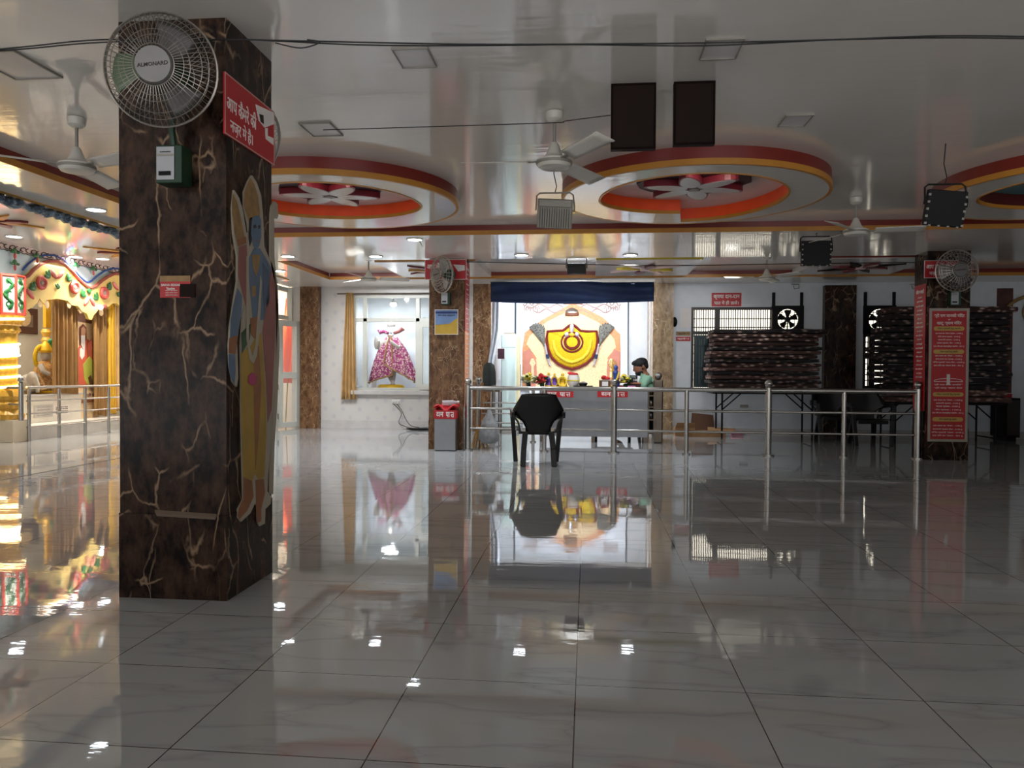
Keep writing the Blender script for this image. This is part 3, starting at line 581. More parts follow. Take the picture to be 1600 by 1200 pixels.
# tall text strips on the pillar sides
def strip_x(X, ya, yb, z0, z1, d, label, lower):
    t = thing('text_banner', label, 'banner', (X, (ya+yb)/2, z0), 'tall text banners on the pillars'); Xf = X+d*.008; n = 27
    zs = z0+(z1-z0)*(.52 if lower else .0)
    obj('red_sheet', M().box((X, ya, zs), (Xf, yb, z1)), SIGNR, t)
    if lower: obj('faded_sheet', M().box((X, ya, z0), (Xf, yb, zs)), PEACHS, t)
    ux = EY*d; W = abs(yb-ya); k = 0
    text('lettering', 'नियम व आरती', (Xf, (ya+yb)/2, z1-.09), ux, EZ, .06, PAPER, t, .03, W*.72)
    lines = ['जय श्री राम', 'जय सियाराम जय हनुमान', 'मंिदर समय', 'आरती प्रातः 5 बजे', 'शाम की आरती', 'दर्शन का समय']
    for i in range(n): text('lettering', lines[(i*5+i//3) % 6], (Xf, (ya+yb)/2, z1-.17-(z1-z0-.22)*i/(n-1)), ux, EZ, .028, PAPER, t, .03, W*(.4+.28*((i*7) % 5)/4))
    return t
a = Q(737.5, 632, -1.756); strip_x(-1.754, 10.76, 11.14, a.z, 2.69, 1, 'tall red to peach text banner on the right face of the middle pillar', True)
strip_x(4.379, 10.43, 10.76, Q(1424, 640, 4.38).z, Q(1424, 449, 4.38).z, -1, 'tall red text banner on the left face of the right pillar', False)
# framed rate chart on the right pillar
t, x0, x1, z0, z1 = board_y('rate_chart', (1449.5, 482, 1512, 690), 10.415, SIGND, 'framed red chart with yellow headings on the right pillar front', 'sign', .02, edge=mat('grey_frame', (176, 166, 152), .4), w=.033)
cx = (x0+x1)/2; W = x1-x0; Yf = 10.395; Z = lambda v: z1-(v-482)/(690-482)*(z1-z0)
text('lettering', 'श्री राम जानकी मंिदर', (cx, Yf, Z(493.5)), EX, EZ, .062, PAPER, t, .02, W*.76); text('lettering', 'एवं', (cx, Yf, Z(499.5)), EX, EZ, .025, PAPER, t, .02)
text('lettering', 'खाटू श्याम मंिदर', (cx, Yf, Z(505)), EX, EZ, .06, PAPER, t, .02, W*.62)
PILL = mat('pill_yellow', (206, 164, 80), .4)
for v in (513.5, 549.5, 616, 655):
    zc = Z(v); r = .028; L = W*.33
    pts = [(cx+s*L+math.cos(b)*r*s, Yf-.002, zc+math.sin(b)*r) for s, bs in ((1, (-1.57, -.8, 0, .8, 1.57)), (-1, (1.57, .8, 0, -.8, -1.57))) for b in bs]
    pi_ = obj('heading_plate', M().prism(pts, (0, .002, 0)), PILL, t); text('lettering', 'भोजन प्रसादी हेतु सहयोग', (cx, Yf-.002, zc), EX, EZ, .03, INK, pi_, .02, W*(.6 if v in (513.5, 616) else .45))
for v, s, wd in [(521, 'एक समय का भोजन प्रसाद - 11000 रु', .68), (526, 'दोनों समय प्रसाद - 5100 रु', .56), (531, 'सवामणी प्रसाद - 2100 रु', .55), (536, 'चावल प्रसाद भोग - 1100 रु', .6), (541, 'एक दिन का अन्नक्षेत्र सहयोग - 501 रु', .76),
                  (556, 'एक समय का भोजन - 11000 रु', .68), (561, 'दोनों समय का प्रसाद - 5100 रु', .66), (566, 'विशेष प्रसादी भंडारा सेवा - 21000 रु', .78), (571, 'एक दिन का भंडारा सेवा - 501 रु', .74),
                  (601, 'श्री राम सेवा समिति', .72), (606, 'श्री खाटू श्याम सेवा', .7), (625, 'एक समय का भोजन - 11000 रु', .72), (630, 'सवामणी प्रसाद - 5100 रु', .6), (635, 'चावल प्रसाद - 2100 रु', .6), (640, 'भोग प्रसाद - 1100 रु', .66), (645, 'एक दिन का अन्नक्षेत्र सहयोग - 501 रु', .78),
                  (665, 'एक समय का भोजन - 1100 रु', .72), (670.5, 'सवामणी प्रसाद सेवा - 5100 रु', .74), (675.5, 'विशेष प्रसादी भंडारा - 2100 रु', .8), (680.5, 'एक दिन का भंडारा - 501 रु', .76)]:
    text('lettering', s, (cx, Yf, Z(v)), EX, EZ, .026, PAPER, t, .02, W*wd)
e = M(); zc = Z(593)
e.tube([(cx-W*.36, Yf-.001, zc-.025)]+[(cx+W*.36*math.sin(b), Yf-.001, zc-.02+.035*math.cos(b)) for b in (-1.2, -.8, -.4, 0, .4, .8, 1.2)]+[(cx+W*.36, Yf-.001, zc-.025)], .004, 5); e.box((cx-.02, Yf-.003, zc-.07), (cx+.02, Yf, zc+.07)); e.box((cx-W*.35, Yf-.003, zc-.03), (cx+W*.35, Yf, zc-.022))
obj('emblem', e, PAPER, t)
t, x0, x1, z0, z1 = board_y('wall_notice', (1111, 457, 1159, 479.5), YR-.001, SIGND, 'red two-line notice on the wall above the barred window', 'sign', .01, edge=PAPER, w=.008)
text('lettering', 'कृपया दान-दान', ((x0+x1)/2, YR-.011, z0+(z1-z0)*.67), EX, EZ, .085, PAPER, t, .02, (x1-x0)*.86); text('lettering', 'पात में ही डालें।', ((x0+x1)/2, YR-.011, z0+(z1-z0)*.28), EX, EZ, .085, PAPER, t, .02, (x1-x0)*.8)
for px, mt, lab in [((1063, 482, 1081, 512), PAPER, 'white sheet taped to the wall beside the barred window'), ((1056, 518, 1079, 524.5), PGOLD, 'upper small printed strip on the wall left of the window'), ((1056, 526, 1079, 533), SIGND, 'lower small printed strip on the wall left of the window')]:
    t, x0, x1, z0, z1 = board_y('wall_sheet', px, YR-.001, mt, lab, 'paper', .004)
    if px[3]-px[1] < 20: text('lettering', 'प्रवेश', ((x0+x1)/2, YR-.005, (z0+z1)/2), EX, EZ, .04, INK if mt == PGOLD else PAPER, t, .02, (x1-x0)*.8)
# ------------------------------------------------------------------ painted cut-out figure on the foreground pillar
t = thing('cutout_figure', 'painted flat cut-out of a blue-skinned archer on the foreground pillar', 'cut-out', (-1.745, 3.83, .32))
def cut(name, px, k, mt, par=None, th=.0015):
    return obj(name, M().prism([Q(u, v, -1.738+.0016*k) for u, v in px], (th, 0, 0)), mt, par or t)
body = [(391, 274), (398, 285), (405, 305), (408, 335), (410, 385), (418, 405), (424, 415), (430, 440), (432, 480), (430, 530), (427, 600), (423, 650), (420, 700), (416, 740), (415, 768), (421, 776), (420, 787), (412, 795), (411, 818), (403, 822), (400, 815), (399, 790), (396, 785), (388, 802), (374, 815), (369, 808), (370, 795), (378, 780), (377, 740), (375, 660), (374, 540), (377, 490), (380, 470), (372, 500), (367, 535), (368, 555), (369, 590), (367, 604), (361, 596), (356, 570), (355, 540), (357, 510), (363, 470), (368, 440), (368, 400), (362, 365), (360, 325), (363, 297), (371, 310), (377, 332), (382, 364), (386, 362), (385, 350), (379, 322), (379, 300), (385, 284)]
obj('board', M().prism([Q(u, v, -1.749) for u, v in body], (.011, 0, 0)), PCREAM, t)
obj('bow', M().prism([Q(u, v, -1.749) for u, v in [(420, 410), (420.5, 335), (422, 322), (426, 314), (431, 319), (432, 338), (430, 342), (425.5, 341), (426, 400), (432, 470), (434, 540), (431, 620), (426, 700), (424, 772), (420, 772), (421, 700), (426, 620), (429, 540), (427, 470)]], (.011, 0, 0)), PCREAM, t)
cut('crown', [(391, 278), (397, 288), (403, 306), (406, 335), (405, 340), (396, 340), (388, 345), (381, 320), (381, 302), (386, 288)], 0, PGOLD)
cut('hair', [(389, 342), (394, 338), (393, 376), (390, 385), (388, 370)], 0, PHAIR)
f = cut('face', [(394, 340), (404, 336), (408, 344), (408, 370), (405, 384), (400, 391), (395, 383), (392, 365)], 1, SKINBLUE)
cut('eye', [(395.5, 353), (399, 350.5), (401, 355), (397, 357)], 2, PHAIR, f); cut('eye', [(403, 353), (406, 351.5), (407, 355), (404, 358)], 2, PHAIR, f); cut('mouth', [(400, 376), (404, 374.5), (404, 377), (401, 378.5)], 2, PPINK, f)
cut('chest_shade', [(410, 410), (420, 424), (421, 468), (413, 494), (411, 450)], 1, mat('painted_deep_blue', (66, 84, 108), .5)); cut('torso', [(396, 388), (406, 388), (416, 405), (424, 420), (424, 470), (412, 500), (395, 500), (390, 450), (388, 405)], 0, SKINBLUE)
cut('necklace', [(393, 398), (406, 398), (404, 420), (400, 432), (396, 420)], 1, PGOLD); cut('pendant', [(393, 448), (399, 446), (400, 462), (394, 464)], 1, PGOLD)
cut('quiver', [(363.5, 302), (370, 315), (377, 345), (381, 366), (384, 374), (371, 379), (366, 360), (362, 330)], 1, PGOLD); cut('quiver_mouth', [(370, 374), (384, 370), (385, 380), (372, 385)], 2, PORANGE)
cut('quiver_cloth', [(373, 386), (385, 382), (388, 430), (384, 478), (378, 455), (372, 430)], 1, PPINK)
cut('upper_arm', [(371, 450), (378, 462), (377, 490), (371, 525), (359, 530), (360, 500), (366, 470)], 1, SKINBLUE); cut('arm_band', [(358, 528), (371, 524), (368, 553), (357, 552)], 2, PORANGE)
cut('forearm', [(357, 553), (367, 553), (368, 580), (366, 601), (360, 590), (356.5, 570)], 1, SKINBLUE)
cut('shawl', [(424, 420), (430, 445), (431, 500), (428, 560), (424, 640), (418, 660), (416, 600), (410, 520), (416, 470)], 1, PPINK); cut('belt', [(391, 497), (405, 495), (404, 520), (398, 530), (391, 520)], 1, PORANGE)
cut('garland', [(385, 400), (388.5, 400), (388, 480), (389, 540), (394, 556), (399, 540), (404, 470), (407, 430), (409, 440), (405, 520), (401, 556), (396, 568), (390, 562), (385, 530)], 2, PCREAM)
cut('waist_cloth', [(377, 520), (392, 505), (390, 530), (378, 552)], 1, LEAFD); cut('dhoti', [(376, 552), (392, 540), (398, 530), (408, 520), (414, 600), (416, 680), (413, 745), (404, 750), (398, 740), (394, 752), (380, 745), (377, 660)], 0, PYEL)
cut('sash', [(396, 560), (404, 540), (408, 600), (404, 680), (399, 735), (397, 640)], 1, PORANGE); cut('lotus', [(388, 588), (393, 582), (399, 585), (401, 595), (395, 603), (388, 598)], 3, mat('lotus_pink', (176, 60, 110), .5))
for nm, px in [('left_foot', [(380, 745), (394, 752), (396, 776), (386, 798), (374, 811), (371, 806), (373, 795), (380, 780)]), ('right_foot', [(399, 750), (412, 748), (414, 770), (408, 795), (408, 814), (402, 817), (400, 790)])]: cut('foot', px, 0, PORANGE)
# ================================================================== railings, chair, bin
BALL = [(math.sin(PI*i/10), -math.cos(PI*i/10)) for i in range(11)]
def rail_post(t, x, y, h, r, ball=0, z0=0, flange=True, name='post'):
    m = M(); m.cyl((x, y, z0), (x, y, h), r, n=18)
    if flange: m.cyl((x, y, z0), (x, y, z0+.02), r*1.9, n=18)
    p = obj(name, m, STEEL, t, True)
    if ball:
        b = M().ell((x, y, h+ball*1.05), ball, 18, 10); b.cyl((x, y, h), (x, y, h+.02), r*1.15, r*.6, 16); obj('ball_finial', b, STEEL, p, True)
t = thing('railing', 'long steel railing with ball posts running from the middle pillar to the right pillar', 'railing', (1.3, 10.65, 0))
ry = lambda x: 10.70-.2*(x+1.7)/6.05
for x, r, b in [(-1.69, .042, .05), (-.60, .03, 0), (.365, .042, .05), (1.349, .03, 0), (2.431, .042, .055), (3.404, .03, 0), (4.33, .042, .052)]:
    rail_post(t, x, ry(x), .92 if b else .88, r, b)
for z, r in [(.885, .031), (.595, .018), (.312, .016)]: obj('rail', M().cyl((-1.72, ry(-1.72), z), (4.34, ry(4.34), z), r, n=12), STEEL, t, True)
t = thing('railing', 'short steel railing with ball post standing before the altar, left of the counter', 'railing', (-1.4, 12.0, 0))
a = P(748, 600, 12.0); b = P(772, 600, 12.05); rail_post(t, a.x, 12.0, .92, .03, .055); rail_post(t, b.x, 12.05, .9, .02); rail_post(t, P(833, 600, 12).x, 12.05, .86, .026, name='end_post')
for z in (.62, .45, .3): obj('rail', M().cyl((a.x, 12.0, z), (P(833, 600, 12).x, 12.05, z), .012, n=8), STEEL, t, True)
t = thing('steel_post', 'thick steel post with ball top at the right end of the counter', 'post', (1.25, 12.2, 0))
a = P(1028, 640, 12.2); obj('post', M().box((a.x-.075, 12.15, 0), (a.x+.075, 12.28, 1.0)), DSTEEL, t, bevel=.02); obj('ball_finial', M().ell((a.x, 12.215, 1.06), .062, 18, 10), STEEL, t, True)
# left shrine railing
t = thing('railing', 'four-rail steel railing along the front of the painted shrine platform', 'railing', (-8.5, 12.5, 0))
lp = [(45.7, 689), (92.6, 684), (133.2, 680), (170, 676.3)]; pp = [G(u, v) for u, v in lp]; d = (pp[3]-pp[0])/3; pp += [pp[3]+d*k for k in (1, 2, 3)]
for p in pp: rail_post(t, p.x, p.y, .80, .026, 0, flange=False)
for z, r in [(.83, .022), (.62, .014), (.42, .014), (.215, .014)]: obj('rail', M().cyl(pp[0]-d*.08+Vector((0, 0, z)), pp[-1]+Vector((0, 0, z)), r, n=10), STEEL, t, True)
t = thing('railing', 'steel railing end with ball post in front of the golden column', 'railing', (-9, 10.62, 0))
a = P(33, 650, 10.74); rail_post(t, a.x, 10.74, .90, .035, .05, .335, False)
for z, r in [(.83, .022), (.58, .014)]: obj('rail', M().cyl((a.x, 10.74, z), (-10.3, 10.74, z), r, n=10), STEEL, t, True)
rail_post(t, -10.3, 10.74, .85, .03, 0, .335, False)
# plastic chair (back towards the camera)
def make_chair(label):
    t = thing('plastic_chair', label, 'chair', (0, 0, 0))
    def bk(i, j):      # backrest sheet: i across, j up
        z = .37+.485*j; hw = [.15, .15, .19, .325, .29, .245, .2][min(6, int(j*6))]; k = j*6-int(j*6); nx = [.15, .15, .19, .325, .29, .245, .2, .2][min(7, int(j*6)+1)]
        x = (hw+(nx-hw)*k)*(2*i-1); return Vector((x, -.17-.10*j+.16*(x/.31)**2*.6, z+(.012*(1-(2*i-1)**2) if j == 1 else 0)))
    obj('backrest', M().grid(bk, 10, 18), CHAIRB, t, True, solid=.012)
    obj('seat', M().grid(lambda i, j: Vector(((2*i-1)*(.22+.03*j), -.18+.42*j, .40-.02*math.sin(PI*j)*math.sin(PI*i)+.012*j)), 8, 8), CHAIRB, t, True, solid=.014)
    obj('seat_apron', M().box((-.22, .225, .345), (.22, .24, .40)), CHAIRB, t)
    for s in (-1, 1):
        def bar(pts, w0, w1, th):
            m = M(); n = len(pts)
            for k in range(n-1):
                a, b = Vector(pts[k]), Vector(pts[k+1]); d = (b-a).normalized(); sd = Vector((s, 0, 0)); sd = (sd-d*sd.dot(d)).normalized(); u = d.cross(sd)
                wa = w0+(w1-w0)*k/(n-1); wb = w0+(w1-w0)*(k+1)/(n-1); vs = [p+sd*x*th+u*y*q for p, q in ((a, wa), (b, wb)) for x, y in ((-.5, -.5), (.5, -.5), (.5, .5), (-.5, .5))]
                m.add(vs, [(3, 2, 1, 0), (4, 5, 6, 7)]+[(i, (i+1) % 4, 4+(i+1) % 4, 4+i) for i in range(4)])
            return m
        obj('armrest', bar([(s*.30, -.20, .605), (s*.315, -.08, .625), (s*.315, .08, .635), (s*.305, .20, .62)], .075, .075, .04), CHAIRB, t, bevel=.006)
        obj('leg', bar([(s*.155, -.18, .40), (s*.175, -.24, .2), (s*.185, -.29, 0)], .075, .045, .065), CHAIRB, t, bevel=.006)
        obj('leg', bar([(s*.305, .20, .62), (s*.285, .22, .40), (s*.255, .27, 0)], .085, .045, .055), CHAIRB, t, bevel=.006)
        obj('side_panel', bar([(s*.30, -.195, .60), (s*.24, -.19, .52), (s*.215, -.18, .40)], .07, .08, .022), CHAIRB, t, bevel=.004)
    return t
ch = make_chair('black plastic armchair standing alone before the railing, back to the viewer'); p = G(837, 729); place(ch, (p.x, p.y+.27, 0), math.radians(7))
for u, v, rz, lab in [(1296, 686, 180, 'black plastic chair in the dark between the two mattress tables'), (1350, 694, 180, 'black plastic chair near the right mattress table, turned sideways')]:
    p = G(u, v); dup(ch, (p.x, p.y-.15, 0), math.radians(rz), lab)
# donation bin at the middle pillar
t = thing('donation_bin', 'steel donation bin with red heading at the foot of the middle pillar', 'donation box', (-1.98, 10.6, 0))
x0, x1 = P(678.5, 680, 10.5).x, P(711.5, 680, 10.5).x; z1 = P(690, 641, 10.5).z; zl = P(690, 654.5, 10.5).z
obj('box', M().box((x0, 10.5, .012), (x1, 10.73, zl)), STEEL2, t, bevel=.004); obj('foot', M().box((x0+.01, 10.51, 0), (x1-.01, 10.72, .012)), BLACK, t)
hd = obj('heading_plate', M().box((x0-.004, 10.495, zl), (x1+.004, 10.73, z1)), SIGNR, t)
TRA = [(3.02, .0, 3.02, .62, .045), (2.45, .62, 3.2, .62, .045), (2.6, .33, 3.0, .33, .045), (2.62, .33, 2.8, .02, .045)]
def daan(par, org, wd, h, nrm=EX):
    text('lettering', 'दान', org-nrm*wd*.27, nrm, EZ, h, PAPER, par, .03, wd*.40); text('lettering', 'पा', org+nrm*wd*.17, nrm, EZ, h, PAPER, par, .03, wd*.22)
    c = org+nrm*wd*.40; k = wd*.075; f = -EY*.0018
    m = M(); q = lambda x, z: c+nrm*x*k+EZ*z*h
    for a, b, r in [((-1.3, .42), (1.3, .42), .09), ((.9, .42), (.9, -.5), .09), ((-.8, 0), (.9, 0), .09), ((-.9, 0), (.2, -.48), .09)]:
        A, B = q(*a), q(*b); dd = (B-A).normalized(); n = dd.cross(EY)*r*h*.9; m.prism([A-n, B-n, B+n, A+n], f)
    obj('lettering', m, PAPER, par)
daan(hd, Vector(((x0+x1)/2, 10.494, (zl+z1)/2)), (x1-x0)*.86, (z1-zl)*.62)
m = M().grid(lambda i, j: Vector((x0-.005+(x1-x0+.03)*i, 10.5+.2*j, z1+.03+.045*math.sin(9*i+2*j)*math.sin(5*j+1)+.02*j)), 14, 8)
tag(obj('red_cloth', m, SIGNR, None, True, solid=.02), 'crumpled red cloth lying on the steel donation bin', 'cloth')
b = M().tube([(x0+.10, 10.57, z1+.10), (x0+.24, 10.6, z1+.105), (x0+.28, 10.61, z1+.11), (x0+.31, 10.612, z1+.112)], [.035, .036, .018, .016], 14)
t = thing('plastic_bottle', 'clear plastic bottle lying on the red cloth of the donation bin', 'bottle', (x0+.1, 10.57, z1+.06)); obj('bottle_body', b, glass('bottle_plastic', (210, 206, 208), .5), t, True); obj('cap', M().cyl((x0+.31, 10.612, z1+.112), (x0+.335, 10.613, z1+.113), .017), MILK, t)
# hanging carry bag and broom by the rail
c = P(764, 665, 10.95); m = M().lathe([(.015, .26), (.03, .2), (.10, .06), (.145, -.08), (.14, -.2), (.09, -.26)], c, 20, 1, .55, .08, 7)
tag(obj('carry_bag', m, mat('crumpled_polythene', (150, 150, 150), .25, var=.25, scale=14, bump=.6, bscale=22), None, True), 'grey polythene carry bag hanging behind the railing by the middle pillar', 'bag')
c = P(750, 684, 11.05); t = thing('broom', 'yellow grass broom standing behind the carry bag', 'broom', (c.x, c.y, 0)); m = M()
for k in range(26): a = rnd.uniform(-.09, .09); m.tube([(c.x+a*.2, c.y, .34), (c.x+a, c.y+rnd.uniform(-.04, .04), .15), (c.x+a*1.5, c.y+rnd.uniform(-.05, .05), .0)], .006, 4)
obj('bristles', m, mat('straw', (190, 140, 62), .8, var=.2), t); obj('handle', M().cyl((c.x, c.y, .32), (c.x+.03, c.y+.05, .95), .012), mat('broom_handle', (130, 84, 44), .6), t)
# ================================================================== counter and what stands on it
YC = 12.1; cx0, cx1 = P(843, 640, YC).x, P(1012, 640, YC).x; zt = .868
t = thing('counter', 'long steel-fronted counter with two red donation plates before the altar', 'counter', ((cx0+cx1)/2, 12.4, 0))
obj('front_panel', M().box((cx0, YC, P(900, 682, YC).z), (cx1, YC+.04, zt-.03)), STEEL2, t); obj('top', M().box((cx0-.1, YC-.03, zt-.03), (P(1021, 600, YC).x, YC+.48, zt)), STEEL, t, bevel=.006)
obj('body', M().box((cx0+.01, YC+.04, .2), (cx1-.01, YC+.46, zt-.03)), STEEL2, t)
for x in (cx0+.03, (cx0+cx1)/2, cx1-.03):
    for y in (YC+.05, YC+.42): obj('leg', M().box((x-.025, y-.025, 0), (x+.025, y+.025, .2)), DSTEEL, t)
for u0, u1 in ((849, 896), (933.5, 981)):
    a, b = P(u0, 611, YC-.012), P(u1, 621, YC-.012); pl_ = obj('heading_plate', M().box((a.x, YC-.012, b.z), (b.x, YC, a.z)), SIGNR, t)
    daan(pl_, Vector(((a.x+b.x)/2, YC-.013, (a.z+b.z)/2)), (b.x-a.x)*.8, (a.z-b.z)*.66)
t = thing('open_shelf', 'narrow dark open shelf unit at the right end of the counter', 'shelf', (1.1, 12.3, 0)); sx0, sx1 = P(1013.5, 640, YC).x, P(1028, 640, YC).x-.06
obj('back_panel', M().box((sx0, YC+.35, .12), (sx1, YC+.37, zt-.04)), BLACK, t)
for z in (.16, .36, .56, .74): obj('shelf', M().box((sx0, YC+.02, z), (sx1, YC+.36, z+.018)), DSTEEL, t)
for x in (sx0, sx1): obj('upright', M().box((x-.008, YC, 0), (x+.008, YC+.37, zt-.035)), DSTEEL, t)
for z, mt, lab in [(.758, PGOLD, 'tan bundle on the top shelf of the open shelf unit'), (.578, PCREAM, 'pale bundle on the second shelf of the open shelf unit'), (.378, GREYM, 'grey bundle low in the open shelf unit')]:
    tag(obj('bundle', M().ell(((sx0+sx1)/2, YC+.16, z+.052), ((sx1-sx0)*.36, .1, .05)), mt, None, True), lab, 'bundle')
t = thing('low_trolley', 'low brown trolley on casters under the counter', 'trolley', (.4, 12.9, 0)); a, b = P(925, 690, 12.85), P(986, 690, 12.85)
obj('deck', M().box((a.x, 12.2, .10), (b.x, 12.46, .14)), mat('brown_deck', (86, 52, 40), .5), t)
for x in (a.x+.06, b.x-.06):
    for y in (12.25, 12.41): obj('caster', M().tube([(x-.02, y, .048), (x+.02, y, .048)], .048, 14), BLACK, t)
def on(u, v, Y): p = P(u, v, Y); return Vector((p.x, Y, zt))
def bunch(name, c, wd, ht, cols, label, cat='flowers', n=26, pot=True):
    t = thing(name, label, cat, c); k0 = rnd.randint(0, 9)
    obj('holder', M().lathe([(wd*.16, 0), (wd*.2, ht*.2), (wd*.12, ht*.3)], c, 14), GREEN, t, True)
    lf = M(); groups = {}
    for k in range(n):
        a = rnd.uniform(0, 2*PI); r = math.sqrt(rnd.random()); p = c+Vector((wd*.48*r*math.cos(a), wd*.34*r*math.sin(a), ht*(.35+.55*rnd.random()*(1-.4*r*r))))
        groups.setdefault(k % len(cols), []).append(p)
    for k in range(60):
        a = rnd.uniform(0, 2*PI); r = rnd.uniform(.2, .52); p = c+Vector((wd*r*math.cos(a), wd*.7*r*math.sin(a), ht*rnd.uniform(.15, .7))); d = Vector((math.cos(a), math.sin(a), rnd.uniform(-.2, .8))).normalized()
        sd = d.cross(EZ).normalized()*ht*.07; lf.add([p, p+d*ht*.16+sd*1.5, p+d*ht*.36, p+d*ht*.16-sd*1.5], [(0, 1, 2, 3)])
    obj('leaves', lf, LEAF, t)
    for k, ps in groups.items():
        for p in ps:
            s = ht*.155*rnd.uniform(.8, 1.25); m = M()
            for j in range(5): b = 2*PI*j/5; m.ell(p+Vector((math.cos(b)*s*.5, math.sin(b)*s*.5, 0)), (s*.55, s*.55, s*.5), 7, 5)
            m.ell(p+Vector((0, 0, s*.3)), s*.5, 7, 5); obj('blossom', m, cols[k], t, True)
    return t
RF = mat('red_blossom', (200, 36, 40), .6); YF = mat('yellow_blossom', (244, 214, 70), .6); CF = mat('cream_blossom', (240, 236, 190), .6); VF = mat('violet_figure', (110, 70, 170), .5)
BRIGHTG = mat('bright_gold', (226, 180, 40), .4, .3)
bunch('flower_arrangement', on(826, 600, 12.3), .19, .25, [CF, YF, CF], 'cream and yellow flowers at the left end of the counter top', n=30)
bunch('flower_arrangement', on(847, 600, 12.28), .19, .23, [RF, RF, RF, YF], 'red flower bunch beside the cream flowers on the counter', n=26)
def idol(u, wd, ht, robe, skin, label, Y=12.3, halo=None):
    c = on(u, 603, Y); t = thing('small_idol', label, 'idol', c)
    obj('pedestal', M().lathe([(wd*.5, 0), (wd*.5, .02), (wd*.42, .03)], c, 18), BRIGHTG, t)
    obj('robed_body', M().lathe([(wd*.46, .03), (wd*.42, ht*.2), (wd*.26, ht*.42), (wd*.30, ht*.58), (wd*.10, ht*.68)], c, 16, 1, .75), robe, t, True)
    obj('head', M().ell(c+Vector((0, 0, ht*.76)), (wd*.15, wd*.15, ht*.10)), skin, t, True); obj('crown', M().lathe([(wd*.16, ht*.82), (wd*.18, ht*.87), (wd*.04, ht)], c, 12), BRIGHTG, t, True)
    if halo: obj('garland', M().tube([c+Vector((wd*.38*math.sin(2*PI*k/20), -wd*.34, ht*.4+ht*.34*math.cos(2*PI*k/20))) for k in range(20)], wd*.09, 7, True), halo, t, True)
idol(857, .13, .24, VF, CF, 'small idol in violet robe next to the red flowers'); idol(866.5, .13, .23, VF, CF, 'small idol in violet and gold robe, right one of the pair', halo=BRIGHTG); idol(879, .17, .23, BRIGHTG, CF, 'small idol wreathed in yellow garlands on the counter', halo=YF)
c = on(896, 603, 12.35); t = thing('offering_pot', 'white pot with red topping in the middle of the counter', 'pot', c); obj('pot', M().lathe([(.06, 0), (.095, .06), (.10, .14), (.085, .2)], c, 20), PAPER, t, True); obj('red_topping', M().ell(c+Vector((0, 0, .21)), (.08, .08, .03)), RF, t, True); obj('yellow_string', M().lathe([(.099, .10), (.103, .11), (.10, .12)], c, 20), YF, t)
c = on(911, 604, 12.25); tag(obj('black_tray', M().lathe([(.14, 0), (.165, .03), (.155, .03), (.13, .012)], c, 28), BLACK, None, True), 'round black tray holding a steel bowl on the counter', 'tray')
tag(obj('steel_bowl', M().lathe([(.04, .012), (.07, .05), (.075, .075), (.05, .085), (.012, .10)], c, 22), STEEL, None, True), 'covered steel bowl standing in the black tray', 'bowl')
c = on(945, 607, 12.15); t = thing('wicker_basket', 'brown basket with white label piled with red cloth on the counter', 'basket', c)
obj('basket', M().box(c+Vector((-.09, -.05, 0)), c+Vector((.09, .09, .12))), mat('wicker', (96, 62, 42), .7, bump=.6, bscale=60), t, bevel=.008); obj('rim', M().box(c+Vector((-.095, -.055, .112)), c+Vector((.095, .095, .128))), PCREAM, t, bevel=.004); obj('label_sheet', M().box(c+Vector((-.045, -.053, .03)), c+Vector((.05, -.05, .10))), PAPER, t)
m = M()
for k in range(9): m.ell(c+Vector((rnd.uniform(-.06, .06), rnd.uniform(-.01, .06), .14+rnd.uniform(0, .04))), (.035, .03, .025), 9, 6)
obj('red_contents', m, RF, t, True)
c = on(957, 604, 12.45); t = thing('trident_stand', 'golden trident stand behind the middle railing post', 'stand', c)
m = M().cyl(c, c+Vector((0, 0, .42)), .012, n=8); obj('shaft', m, BRIGHTG, t); m = M()
for k in (-2, -1, 0, 1, 2): m.tube([c+Vector((0, 0, .30)), c+Vector((k*.028, 0, .34)), c+Vector((k*.03, 0, .42+.02*(2-abs(k))))], .007, 6)
obj('prongs', m, BRIGHTG, t, True); obj('crossbar', M().box(c+Vector((-.07, -.01, .26)), c+Vector((.07, .01, .275))), BRIGHTG, t); obj('base', M().lathe([(.07, 0), (.05, .03), (.015, .06)], c, 16), BRIGHTG, t, True)
c = on(962, 604, 12.3); t = thing('small_idol', 'blue idol with yellow sash beside the golden trident', 'idol', c); obj('robed_body', M().lathe([(.06, 0), (.065, .08), (.035, .17), (.05, .24), (.02, .29)], c, 16), mat('blue_figure', (40, 70, 150), .5), t, True); obj('head', M().ell(c+Vector((0, 0, .32)), (.035, .035, .045)), mat('blue_skin', (60, 90, 160), .5), t, True)
obj('sash', M().tube([c+Vector((.05, -.04, .25)), c+Vector((.02, -.065, .15)), c+Vector((-.05, -.05, .03))], .014, 7), YF, t, True)
bunch('flower_arrangement', on(977, 603, 12.3), .17, .23, [YF, CF, YF], 'yellow rose bunch left of the seated man on the counter', n=22)
c = on(989, 600, 12.5); t = thing('printer', 'black box printer with white lettering standing on an orange block beside the man', 'printer', c); obj('base_block', M().box(c+Vector((-.10, -.08, 0)), c+Vector((.12, .12, .065))), mat('dark_wood_block', (72, 36, 28), .5), t); obj('orange_lid', M().box(c+Vector((-.10, -.085, .065)), c+Vector((.12, .12, .085))), mat('salmon_lid', (220, 140, 110), .5), t)
bd = obj('body', M().box(c+Vector((-.10, -.06, .085)), c+Vector((.07, .1, .20))), mat('navy_black', (26, 30, 44), .4), t, bevel=.008); text('lettering', 'TSP 100', c+Vector((-.015, -.061, .125)), EX, EZ, .04, PAPER, bd, .02); text('lettering', 'printing', c+Vector((-.015, -.061, .172)), EX, EZ, .03, PAPER, bd, .01)
